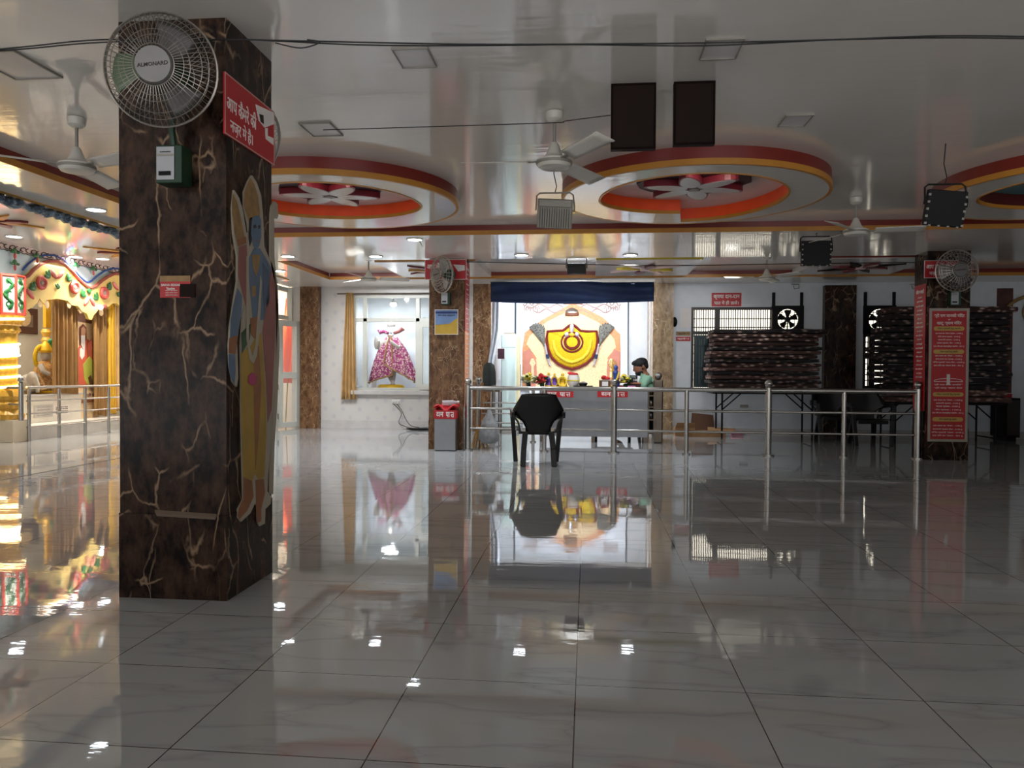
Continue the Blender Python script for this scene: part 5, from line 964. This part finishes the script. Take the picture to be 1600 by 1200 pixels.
t = barred(W1, 'dark-framed barred window glowing white behind the mattress stack', xm, zs, 34)
g = M(); x0, z0 = W1[0]+.02, W1[2]+.02; x1, z1 = xm-.05, zs-.04; g.band([(x0, YR+.0, z0), (x1, YR+.0, z0), (x1, YR+.0, z1), (x0, YR+.0, z1)], [(x0+.05, YR+.0, z0+.05), (x1-.05, YR+.0, z0+.05), (x1-.05, YR+.0, z1-.05), (x0+.05, YR+.0, z1-.05)], (0, .03, 0))
for k in range(6): x = x0+.07+(x1-x0-.14)*k/5; g.box((x-.012, YR+.005, z0), (x+.012, YR+.02, z1))
for z in (z0+.35, z0+.75): g.box((x0, YR+.003, z-.012), (x1, YR+.02, z+.012))
obj('shutter', g, TEAL, t); obj('shutter_screen', M().box((x0+.02, YR+.04, z0), (x1-.02, YR+.05, z1)), mat('grey_green_screen', (120, 140, 136), .5), t)
obj('shutter_screen', M().box((xm+.05, YR+.04, W1[2]), (W1[1], YR+.05, zs)), DFR, t)
barred(W2, 'narrow bright window behind the right mattress stack', W2[0]+.1, None, 3)
for hole, lab in ((EX1, 'square exhaust fan above the left mattress stack'), (EX2, 'square exhaust fan above the right mattress stack')):
    x0, x1, z0, z1 = hole; cx, cz = (x0+x1)/2, (z0+z1)/2; t = thing('exhaust_fan', lab, 'exhaust fan', (cx, YR, z0), 'exhaust fans')
    r = min(x1-x0, z1-z0)*.5; n = 40; ci = [(cx+r*.94*math.cos(2*PI*k/n), YR-.05, cz+r*.94*math.sin(2*PI*k/n)) for k in range(n)]
    sq = [(cx+(x1-x0)*.62*max(-1, min(1, 1.42*math.cos(2*PI*k/n))), YR-.05, cz+(z1-z0)*.62*max(-1, min(1, 1.42*math.sin(2*PI*k/n)))) for k in range(n)]
    obj('frame', M().band(sq, ci, (0, .05, 0)), BLACK, t); obj('pane', M().box((x0, YR+.11, z0), (x1, YR+.12, z1)), SKYW, t)
    for k in range(5):
        a = 2*PI*k/5+.3; obj('blade', M().grid(lambda i, j: Vector((cx+r*(.15+.72*j)*math.cos(a+(i-.5)*.75), YR-.02+.04*(i-.5), cz+r*(.15+.72*j)*math.sin(a+(i-.5)*.75))), 4, 4), BLACK, t, True, solid=.004)
    obj('motor', M().cyl((cx, YR-.05, cz), (cx, YR+.03, cz), r*.24, n=18), BLACK, t); g = M()
    for k in range(3): a = 2*PI*k/3+.5; g.cyl((cx, YR-.04, cz), (cx+r*math.cos(a), YR-.04, cz+r*math.sin(a)), .012, n=6)
    for k in range(1, 6): x = x0+(x1-x0)*k/6; g.cyl((x, YR+.07, z0), (x, YR+.07, z1), .006, n=5); z = z0+(z1-z0)*k/6; g.cyl((x0, YR+.07, z), (x1, YR+.07, z), .006, n=5)
    obj('grille', g, BLACK, t)
    for x in (x0-.02, x1+.02): obj('upright_bar', M().box((x-.025, YR-.03, z0-.1), (x+.025, YR, P(1230, 457, YR).z)), BLACK, t)
for u, lab in ((1243, 'small wire bracket on the wall above the left exhaust fan'), (1428, 'small wire bracket on the wall above the right exhaust fan')):
    p = P(u, 446, YR-.02); tag(obj('wire_bracket', M().tube([p+Vector((-.07, 0, .02)), p+Vector((.06, 0, .02)), p+Vector((.06, 0, -.05)), p+Vector((-.02, 0, -.06)), p+Vector((-.03, .02, 0))], .008, 6), GREYM, None, True), lab, 'bracket')
p = P(1054, 503, YR-.03); t = thing('wall_speaker', 'small black speaker at the edge of the beige pilaster', 'speaker', p); obj('body', M().ell(p, (.05, .05, .09), 12, 8), BLACK, t, True); obj('mount', M().box((p.x-.02, p.y, p.z-.02), (p.x+.02, YR, p.z+.02)), BLACK, t)
a, b = P(1156, 632, YR), P(1169, 637, YR); tag(obj('socket_plate', M().box((a.x, YR-.02, b.z), (b.x, YR, a.z)), GREYM, None, bevel=.004), 'grey socket plate on the wall under the left mattress table', 'socket')
# ------------------------------------------------------------------ mattress stacks on folding tables
QM = [quilt('quilt_maroon_leaf', (64, 44, 40), (126, 92, 82), (214, 190, 178)), quilt('quilt_dark', (40, 34, 35), (84, 66, 62), (160, 142, 134)), quilt('quilt_brown', (92, 66, 60), (136, 102, 92), (184, 156, 146))]
def quilt_mesh(x0, x1, y0, dep, z, h, sd):
    r = random.Random(sd); ph = r.uniform(0, 6); tilt = r.uniform(-.012, .012); nj = 12
    def f(i, j):       # i along the length, j round the folded slab
        a = 2*PI*j; cy, sz = math.cos(a), math.sin(a); e = .3; yy = math.copysign(abs(cy)**e, cy); zz = math.copysign(abs(sz)**.32, sz)
        en = min(1, .9+9*min(i, 1-i)) if 0 < i < 1 else .85
        return Vector((x0+(x1-x0)*i+.02*math.sin(ph+i*4), y0+dep/2+dep/2*yy*(1-.02*math.sin(i*30+ph)), z+h/2+h/2*zz*en*(1+.05*math.sin(i*24+ph)+.03*math.sin(i*51+ph))+tilt*.5*(i-.5)+.004*math.sin(i*7+ph)))
    m = M().grid(f, 30, nj); n = 31
    m.f = [fc for fc in m.f]; m.add([], []); m.f.append(tuple(k*n for k in range(nj))); m.f.append(tuple(k*n+30 for k in range(nj-1, -1, -1))); return m
ORD = ['lowest', 'second from the bottom', 'third from the bottom', 'fourth from the bottom', 'fifth from the bottom', 'sixth from the bottom', 'seventh from the bottom', 'eighth from the bottom', 'seventh from the top', 'sixth from the top', 'fifth from the top', 'fourth from the top', 'third from the top', 'second from the top', 'topmost']
def stack(xa, xb, ytab, zt, ztop, where, grp, seed, jag, cols):
    n = 15; h = (ztop-zt)/n; r = random.Random(seed)
    for k in range(n):
        j = r.uniform(-jag, jag)*.8; e = -.02-jag*.5*math.sin(k/(n-1)*PI)
        if k == 0: e = .02
        hh = h*(1.12 if k in (1, n-1) else 1.0)
        o = obj('folded_mattress', quilt_mesh(xa+e+j, xb+r.uniform(-.03, .03)+(.12 if k == n-1 else 0), ytab+.02+r.uniform(-.01, .03), .66, zt+h*k, hh*.93, seed*40+k), QM[cols[k % len(cols)]], None, True)
        tag(o, '%s folded mattress of the stack %s' % (ORD[k], where), 'mattress', grp)
def folding_table(x0, x1, y0, y1, z, label):
    t = thing('folding_table', label, 'table', ((x0+x1)/2, (y0+y1)/2, 0)); obj('table_top', M().box((x0, y0, z-.03), (x1, y1, z)), BLACK, t, bevel=.004)
    for x, s in ((x0+.16, 1), (x1-.16, -1)):
        for y in (y0+.05, y1-.05):
            obj('leg', M().cyl((x, y, 0), (x, y, z-.03), .016, n=8), BLACK, t); obj('brace', M().cyl((x, y, z-.30), (x+s*.30, y, z-.03), .011, n=8), BLACK, t)
        obj('stretcher', M().cyl((x, y0+.05, .1), (x, y1-.05, .1), .012, n=8), BLACK, t)
YT = 13.0; a, b = P(1116, 612, YT), P(1290, 514, YT); ztab = P(1190, 613, YT).z
folding_table(a.x-.02, b.x-.02, YT, YT+.7, ztab, 'black folding table under the left mattress stack')
stack(a.x, b.x-.08, YT, ztab, b.z, 'on the left folding table', 'mattresses on the left table', 3, .045, [0, 0, 1, 2, 1, 2, 0, 1, 0, 2, 1, 0])
YT2 = 12.7; a, b = P(1391, 626, YT2), P(1576, 478, YT2); zt2 = P(1400, 629, YT2).z
folding_table(a.x-.06, b.x+.02, YT2, YT2+.7, zt2, 'black folding table under the right mattress stack')
stack(a.x-.02, b.x+.05, YT2, zt2, b.z, 'behind the right pillar', 'mattresses on the right table', 8, .10, [2, 2, 1, 1, 1, 1, 1, 1, 1, 1, 1, 1, 1, 1, 0])
# dark cupboard and framed picture at the right edge
a, b = P(1536, 690, 13.6), P(1580, 618, 13.6)
t = thing('dark_cupboard', 'low dark cupboard standing against the back wall at the right edge', 'cupboard', ((a.x+7)/2, 13.7, 0)); obj('body', M().box((a.x+.3, 13.5, .06), (7.2, 13.98, .72)), DARKW, t, bevel=.006); obj('plinth', M().box((a.x+.34, 13.54, 0), (7.16, 13.96, .06)), BLACK, t)
for k in range(1): obj('door', M().box((a.x+.32, 13.488, .1), (7.18, 13.5, .68)), mat('cupboard_door', (44, 32, 28), .4), t)
a, b = P(1556, 632, YR-.03), P(1640, 450, YR-.03); t = thing('large_picture', 'large dim framed picture on the back wall at the right edge', 'picture', ((a.x+b.x)/2, YR, a.z))
obj('canvas', M().box((a.x, YR-.03, a.z+.2), (7.3, YR, b.z)), mat('dim_canvas', (86, 48, 40), .5, var=.5, scale=5), t); obj('arch_moulding', M().tube([(a.x+.10+.55*(1-math.cos(PI*k/14)), YR-.05, b.z-.5+.38*math.sin(PI*k/14)) for k in range(15)], .03, 8), PGOLD, t, True)
obj('seated_figure', M().ell((a.x+.55, YR-.04, b.z-.42), (.15, .02, .19), 14, 8), PGOLD, t, True); obj('red_figure', M().ell((a.x+.75, YR-.045, b.z-.75), (.3, .02, .4), 14, 8), mat('dim_red', (128, 50, 44), .6), t, True); obj('name_plate', M().box((a.x+.1, YR-.05, a.z+.05), (7.3, YR, a.z+.19)), SIGND, t); text('lettering', 'श्री राम दरबार', (a.x+.6, YR-.05, a.z+.12), EX, EZ, .09, PAPER, t, .02)
# cardboard and packets near the altar's right
CARD = mat('cardboard', (150, 110, 70), .8, var=.12)
p = G(1056, 674); t = thing('cardboard_box', 'open tan cardboard box on the floor beside the beige pilaster', 'box', (p.x, 13.6, 0)); obj('body', M().box((p.x-.14, 13.5, 0), (p.x+.2, 13.8, .15)), CARD, t); obj('flap', M().prism([(p.x-.14, 13.5, .15), (p.x+.2, 13.5, .15), (p.x+.18, 13.42, .24), (p.x-.12, 13.42, .24)], (0, .006, .003)), CARD, t)
p = G(1094, 674); t = thing('cardboard_box', 'flattened brown carton lying by the wall under the window', 'box', (p.x, 13.6, 0)); obj('body', M().box((p.x-.32, 13.45, 0), (p.x+.25, 13.85, .09)), CARD, t); obj('flap', M().prism([(p.x-.3, 13.8, .09), (p.x+.12, 13.8, .09), (p.x+.1, 13.86, .36), (p.x-.27, 13.86, .40)], (0, .012, 0)), mat('dark_cardboard', (92, 62, 40), .8), t); obj('flap', M().prism([(p.x-.05, 13.45, .09), (p.x+.42, 13.45, .10), (p.x+.45, 13.7, .13), (p.x-.02, 13.7, .15)], (0, 0, .008)), CARD, t)
PK = mat('pink_pack', (214, 130, 150), .4)
for u, lab in ((1120, 'pink packet on the floor left of the table leg'), (1151, 'pink packet on the floor right of the table leg')): p = G(u, 680); tag(obj('pink_packet', M().box((p.x-.10, p.y, 0), (p.x+.12, p.y+.25, .07)), PK, None, bevel=.02), lab, 'packet', 'pink packets under the table')
# ================================================================== painted shrine on the left
XH = -8.9
def q2(u, v, k=0): return Q(u, v, XH+.012*k)
def mir(u): return u
t = thing('shrine_arcade', 'yellow scalloped arcade painted with roses over the shrine', 'arcade', (XH, 12.5, 1.9))
SKYP = mat('shrine_sky_paint', (196, 216, 226), .4, var=.05); YEL = mat('shrine_yellow', (226, 196, 112), .5, var=.06); ROPE = mat('rope_red', (150, 70, 60), .6, bump=.6, bscale=60); BLUEL = mat('blue_line', (30, 74, 150), .5); ROSE = mat('rose_red', (190, 74, 70), .5); BUD = mat('bud_pink', (214, 140, 130), .5); FR = mat('frame_vermilion', (206, 66, 50), .45)
ptop = [(20, 442), (43, 431), (52, 421), (62, 413), (75, 408), (88, 408), (100, 413), (112, 424), (124, 438), (134, 447), (141, 450), (149, 447), (158, 439), (168, 432), (178, 428), (190, 428)]
pbot = [(190, 480), (182, 474), (176, 474), (170, 479), (160, 480), (152, 486), (147, 492), (143, 500), (139, 498), (136, 490), (128, 486), (122, 478), (113, 477), (106, 470), (98, 468), (90, 467), (80, 468), (73, 469), (69, 475), (62, 466), (57, 474), (52, 480), (43, 484), (20, 490)]
Yend = 14.25
def ext(pts):  # points in the plane of the arcade, carried on to the back wall
    return [q2(*p) for p in pts]
tp = ext(ptop); bt = ext(pbot); y9 = tp[-1].y; shift = lambda p: Vector((p.x, 2*y9-p.y, p.z))
more_t = [shift(p) for p in reversed(tp[:-1]) if 2*y9-p.y < Yend]; more_b = [shift(p) for p in bt[1:] if 2*y9-p.y < Yend]
loop_ = tp+more_t+list(reversed(more_b))+bt
obj('scalloped_band', M().prism(loop_, (-.06, 0, 0)), YEL, t); obj('rope_moulding', M().tube([p+Vector((.01, 0, 0)) for p in tp+more_t], .028, 8), ROPE, t, True)
obj('wall_field', M().box((XH-.10, tp[0].y-.9, 2.0 if False else 2.5), (XH-.062, Yend, 3.06)), SKYP, t)
arc = tp+more_t; bl_ = []
for k in range(1, len(arc)-1):
    d = (arc[k+1]-arc[k-1]).normalized(); bl_.append(arc[k]+Vector((-.04, -d.z*.10, d.y*.10)))
bl_ = [p for k, p in enumerate(bl_) if k == 0 or p.y > bl_[k-1].y]
obj('blue_line', M().tube(bl_, .016, 6), BLUEL, t, True)
obj('scroll_strip', M().box((XH-.062, tp[0].y-.9, 2.955), (XH-.05, Yend, 3.06)), mat('scroll_pink', (214, 192, 186), .5), t)
m = M(); y = tp[0].y-.8; k = 0
while y < Yend-.12:
    s = 1 if k % 2 else -1; m.tube([Vector((XH-.045, y+.10*math.cos(b)*.6+.05, 3.005+s*.035*math.sin(b)*(1+.3*math.cos(b)))) for b in [x*.42 for x in range(0, 12)]], .007, 5); m.tube([(XH-.045, y, 2.955), (XH-.045, y+.05, 2.945), (XH-.045, y+.11, 2.955)], .007, 5); y += .115; k += 1
obj('scroll_lines', m, INK, t, True)
for u, v in [(64, 442), (116, 449), (162, 458)]:
    c = q2(u, v, 1); f = obj('rose', M().tube([c+Vector((.012, .085*math.cos(b*PI/8), .085*math.sin(b*PI/8))) for b in range(16)], .034, 8, True), ROSE, t, True); obj('rose_heart', M().ell(c+Vector((.01, 0, 0)), (.02, .045, .045), 12, 8), GREYM, f, True)
    for k in range(8): b = k*PI/4; obj('rose_petal', M().ell(c+Vector((.018, .06*math.cos(b), .06*math.sin(b))), (.012, .022, .022), 8, 6), BUD, f, True)
for u, v, a, s in [(54, 452, .8, 1), (77, 433, .8, 1), (105, 437, -.8, 1), (127, 461, -.9, 1), (152, 467, .9, 1), (173, 451, .9, 1), (90, 451, 0, .7), (139, 458, 0, .7), (185, 463, 0, .7)]:
    c = q2(u, v, 1); g = M()
    for da in (-.7, 0, .7):
        R = Matrix.Rotation(a+da, 3, 'X'); g.ell(c+R @ Vector((.008, 0, .055*s)), (.014, .035*s, .075*s), 10, 6, R)
    obj('leaf', g, LEAF, t, True)
for u, v, a in [(48, 458, .9), (84, 427, .95), (95, 428, -.95), (136, 470, -.8), (145, 470, .8), (181, 446, 1.0)]:
    c = q2(u, v, 1); R = Matrix.Rotation(-a if False else a, 3, 'X'); b = obj('bud', M().ell(c, (.018, .035, .10), 10, 8, R), BUD, t, True); obj('bud_edge', M().ell(c+Vector((-.006, .0, -.018)), (.016, .042, .11), 10, 8, R), ROSE, b, True)
for u, v in [(23, 394), (58, 401), (118, 415), (146, 421), (23, 412)]:
    c = q2(u, v, -2); g = M()
    for dy in (-.06, 0, .06): g.ell(c+Vector((.004, dy, .0 if dy else .02)), (.012, .05, .022 if dy else .05), 8, 6)
    lf = obj('leaf', g, LEAF, t, True); obj('hanging_bud', M().ell(c+Vector((.004, 0, -.06)), (.016, .025, .05), 8, 6), ROSE, lf, True)
# scallop shells behind the lower edge
g = M()
for u, v in [(63, 474), (73, 476), (108, 476), (126, 484), (158, 488)]: g.ell(q2(u, v, -2), (.012, .06, .07), 10, 8)
obj('shell_carving', g, CRM, t, True)
# capital block and golden column
cc = Q(20, 560, -8.82); CX, CY = -8.86, 10.86
t = thing('golden_column', 'golden fluted column wound with glowing light strips under a green and red painted block', 'column', (CX, CY, .33))
oc = lambda r, z: [Vector((CX+r*math.cos(PI/8+k*PI/4), CY+r*math.sin(PI/8+k*PI/4), z)) for k in range(8)]
zb0, zb1 = Q(20, 490, CX+.2).z, Q(20, 430, CX+.2).z
blk = obj('painted_block', M().prism(oc(.235, zb0), (0, 0, zb1-zb0)), mat('block_white', (206, 216, 206), .5), t)
g = M(); o0, o1 = oc(.24, zb0), oc(.24, zb1)
for k in range(8):
    g.tube([o0[k], o1[k]], .02, 6); g.tube([o0[k], o0[(k+1) % 8]], .02, 6); g.tube([o1[k], o1[(k+1) % 8]], .02, 6)
obj('red_edging', g, FR, blk, True)
for k in range(8):
    p0, p1 = o0[k], o0[(k+1) % 8]; mid = (p0+p1)/2; tn = (p1-p0).normalized(); n = Vector((mid.x-CX, mid.y-CY, 0)).normalized(); g = M(); hgt = zb1-zb0
    g.tube([mid-n*.012+tn*.045*math.sin(2*PI*s/13)*(1-.2*math.sin(s))+EZ*(hgt*(.12+.76*s/20)) for s in range(21)], [.020+.012*abs(math.sin(s*.9)) for s in range(21)], 7)
    for z in (.25, .55, .85): g.tube([mid-n*.01+tn*.03*math.cos(b)+EZ*(hgt*z+.035*math.sin(b)) for b in [x*.6 for x in range(9)]], .014, 6)
    obj('green_scroll', g, LEAF, blk, True)
SHG = mat('golden_paint', (222, 172, 66), .38, var=.12, scale=20)
obj('shaft', M().lathe([(.135, .78), (.135, 1.7)], (CX, CY, 0), 48, flute=.035, nf=12), SHG, t, True)
obj('capital', M().lathe([(.14, 1.66), (.175, 1.70), (.15, 1.76), (.185, 1.80), (.21, 1.92), (.22, zb0-.005)], (CX, CY, 0), 48, flute=.07, nf=12), SHG, t, True)
obj('capital_ring', M().lathe([(.18, 1.775), (.195, 1.785), (.18, 1.795)], (CX, CY, 0), 32), CRM, t, True)
obj('base', M().lathe([(.21, .345), (.22, .42), (.17, .47), (.15, .50), (.19, .58), (.15, .63), (.19, .70), (.16, .79)], (CX, CY, 0), 48, flute=.06, nf=12), SHG, t, True)
obj('plinth', M().box((CX-.42, 10.67, 0), (-8.62, 11.0, .34)), mat('plinth_marble', (222, 208, 184), .3, var=.05), t, bevel=.006)
g = M()
for z, k in [(1.86, 1.0), (1.47, 1), (1.30, 1), (1.13, 1), (.98, 1), (.83, 1)]: g.tube([Vector((CX+(.155+(.06 if z > 1.8 else 0))*math.cos(b), CY+(.155+(.06 if z > 1.8 else 0))*math.sin(b), z+.012*(b+1.6))) for b in [-3.4+.22*s for s in range(20)]], .017, 7)
obj('light_strip', g, LEDW, t, True); obj('light_band', M().lathe([(.148, 1.33), (.155, 1.36), (.155, 1.43), (.148, 1.46)], (CX, CY, 0), 32), LEDW, t, True)
# seat, statue, curtains, painted saint
t = thing('marble_seat', 'white marble block with notices under the small shrine statue', 'pedestal', (-9.2, 12, .22)); bx0, bx1 = Q(30, 640, -9.1), Q(127, 640, -9.1); zt3 = Q(100, 617, -9.1).z
obj('block', M().box((-9.9, bx0.y-.3, .22), (-9.1, bx1.y, zt3)), WWHITE, t, bevel=.008); obj('top_slab', M().box((-9.9, bx0.y-.3, zt3), (-9.06, bx1.y+.03, zt3+.03)), SKIRT, t)
for u0, u1, v0, v1, mt, lab, big in ((53, 82, 632, 653, mat('grey_notice', (190, 186, 180), .4), 'faded grey notice on the front of the marble seat', 0), (84, 108, 632, 649, PAPER, 'white printed notice on the front of the marble seat, right of the grey one', 1)):
    a, b = Q(u0, v1, -9.095), Q(u1, v0, -9.095); n_ = thing('seat_notice', lab, 'notice', (-9.095, (a.y+b.y)/2, a.z)); obj('sheet', M().box((-9.1, a.y, a.z), (-9.09, b.y, b.z)), mt, n_)
    for k in range(4): text('lettering', 'पूजा दर्शन का समय' if k % 2 else 'जूते चप्पल बाहर', (-9.09, (a.y+b.y)/2, b.z-.035-(b.z-a.z-.05)*k/3.4), EY, EZ, .02+.012*big, INK if big else GREYM, n_, .02, (b.y-a.y)*(.8 if big else .7))
c = Q(62, 606, -9.35); c.z = zt3+.03
t = thing('small_deity_statue', 'small seated statue in maroon and gold beside a white animal head on the marble seat', 'statue', c); S = lambda x, y, z: c+Vector((x, y, z)); MRN = blossom('maroon_brocade', (110, 40, 44), (190, 150, 90), 40)
obj('skirt', M().lathe([(.24, .0), (.24, .1), (.20, .22), (.16, .30)], S(-.05, .06, 0), 20), MRN, t, True); obj('gold_hem', M().lathe([(.24, .0), (.255, .02), (.24, .05)], S(-.05, .06, 0), 24), BRIGHTG, t, True)
obj('chest', M().lathe([(.16, .28), (.19, .40), (.15, .50), (.07, .56)], S(0, .12, 0), 18, .8, 1), blossom('orange_brocade', (200, 110, 80), (222, 180, 110), 40), t, True); obj('arm', M().tube([S(.05, -.04, .48), S(.14, -.10, .38), S(.2, -.02, .33)], [.05, .045, .035], 9), STONE, t, True); obj('arm', M().tube([S(.05, .28, .48), S(.14, .36, .42), S(.16, .34, .52)], [.05, .045, .035], 9), STONE, t, True)
obj('head', M().ell(S(.02, .12, .65), (.085, .08, .10), 14, 10), STONE, t, True); obj('crown', M().lathe([(.09, .70), (.11, .74), (.08, .82), (.02, .90)], S(0.02, .12, 0), 16), BRIGHTG, t, True); g = M()
for k in range(22): g.ell(S(.02+rnd.uniform(-.05, .05), .33+rnd.uniform(-.09, .09), .72+rnd.uniform(-.02, .2)), .04, 7, 5)
obj('green_plume', g, mat('plume_green', (40, 140, 100), .5), t, True); obj('animal_body', M().ell(S(.0, -.24, .17), (.16, .18, .17), 16, 10), STONE, t, True); obj('animal_head', M().ell(S(.12, -.32, .26), (.09, .10, .12), 14, 10), STONE, t, True); obj('animal_trunk', M().tube([S(.18, -.35, .26), S(.24, -.37, .16), S(.25, -.37, .03)], [.05, .04, .028], 10), STONE, t, True); obj('animal_cloth', M().tube([S(.08, -.18, .32), S(.17, -.20, .2), S(.2, -.20, .06)], [.05, .06, .07], 10), MRN, t, True); obj('halo_garland', M().tube([S(-.03, .10+.17*math.cos(b*PI/10), .62+.2*math.sin(b*PI/10)) for b in range(20)], .035, 8, True), YG, t, True)
xc = -9.02
def cur(u0, u1, vt0, vt1, vb, n, mt, label, X=xc): return fold_curtain('shrine_curtain', (Q(u0, vt0-8, X), Q(u1, vt1-8, X)), (Q(u0, vb, X), Q(u1+1, vb+2, X)), .035, n, mt, label, (1, 0, 0))
cur(81, 121, 467, 472, 614, 6, CURTB, 'tan gathered curtain under the first shrine arch'); cur(146, 168, 494, 488, 648, 4, CURTB, 'tan gathered curtain right of the painted saint'); cur(168, 180, 488, 480, 645, 2, CURTY, 'bright yellow curtain strip near the foreground pillar'); cur(181, 205, 478, 470, 642, 4, CURT, 'tan curtain partly hidden by the foreground pillar')
t = thing('yellow_pelmet', 'ochre boxed column head beside the first shrine curtain', 'box', Q(76, 500, -9.8)); a, b = Q(72, 512, -9.8), Q(80, 468, -9.8); obj('box', M().box((-9.86, a.y, a.z), (-9.8, b.y, b.z)), mat('ochre_box', (206, 152, 20), .5), t)
for k in range(2): obj('turned_bead', M().lathe([(.06, -.02), (.09, -.08), (.06, -.16)], (-9.85, (a.y+b.y)/2, a.z-.15*k), 16), SHG, t, True)
obj('stem', M().cyl((-9.85, (a.y+b.y)/2, zt3+.03), (-9.85, (a.y+b.y)/2, a.z-.30), .07, n=16), CURTB, t)
XP = -9.12; t = thing('painted_saint_panel', 'painted panel of a white-bearded saint in orange robes between the curtains', 'painting', Q(134, 625, XP)); sp = lambda name, pts, k, mt: obj(name, M().prism([Q(u, v, XP+.006*k) for u, v in pts], (-.006, 0, 0)), mt, t)
sp('panel', [(121, 484), (147, 484), (155, 560), (155, 655), (121, 655)], 0, CRM); sp('canopy', [(121, 486), (132, 488), (144, 500), (143, 506), (121, 502)], 1, mat('brown_canopy', (110, 60, 30), .5)); sp('hair', [(124, 512), (130, 506), (135, 512), (136, 540), (124, 540)], 1, mat('auburn', (130, 60, 40), .6)); sp('robe', [(122, 545), (128, 535), (138, 530), (145, 545), (146, 600), (136, 606), (122, 606)], 2, mat('saint_orange', (200, 90, 60), .5)); sp('face', [(127, 513), (131, 510), (134, 515), (133, 527), (129, 530), (127, 524)], 3, mat('saint_skin', (206, 150, 110), .5)); sp('beard', [(127, 524), (133, 524), (133, 540), (130, 546), (127, 538)], 4, PAPER); sp('white_cloth', [(125, 545), (133, 540), (132, 556), (128, 562), (125, 556)], 3, PAPER)
sp('green_cloth', [(130, 570), (140, 556), (147, 566), (149, 598), (140, 606), (132, 592)], 3, mat('lime_cloth', (176, 176, 70), .5)); sp('arm', [(136, 536), (143, 530), (145, 540), (142, 560), (137, 556)], 3, mat('saint_arm', (170, 80, 60), .5)); sp('stroke_line', [(138, 590), (142, 586), (146, 600), (142, 606)], 4, mat('brown_line', (100, 60, 40), .5))
pl2 = sp('name_plate', [(130, 612), (155, 610), (155, 622), (130, 624)], 2, CRM); text('lettering', 'श्री महाराज', (XP+.0122, Q(146, 617, XP).y, Q(146, 617, XP).z), EY, EZ, .075, mat('plate_ink', (110, 30, 60), .5), pl2, .03, .46)
sp('orange_step', [(128, 624), (155, 622), (155, 627), (128, 630)], 2, PORANGE)
p = q2(157, 480, 4); t = thing('spotlight', 'small lit spotlight on the shrine arcade above the right curtain', 'spotlight', p); obj('lamp_body', M().cyl(p+Vector((-.05, .05, 0)), p+Vector((.0, 0, 0)), .05, n=16), PAPER, t); obj('lamp_face', M().ell(p, (.03, .045, .045), 12, 8), LED, t, True); obj('side_lamp', M().ell(p+Vector((-.02, .16, .02)), (.03, .05, .05), 12, 8), ROPE, t, True)
a, b = Q(36, 521, -10.55), Q(60, 483, -10.55); t = thing('framed_photograph', 'brown framed picture on the white wall behind the golden column', 'picture', (-10.58, (a.y+b.y)/2, a.z)); y0 = a.y-.5
obj('frame', M().box((-10.6, y0, a.z), (-10.56, b.y, b.z)), mat('frame_brown', (96, 58, 40), .45), t, bevel=.006); obj('print', M().box((-10.562, y0+.14, a.z+.13), (-10.552, b.y-.14, b.z-.13)), mat('sepia_print', (150, 128, 110), .5, var=.4, scale=8), t); obj('figure_print', M().ell((-10.552, (y0+b.y)/2+.1, a.z+.3), (.006, .16, .16), 12, 8), CRM, t, True)
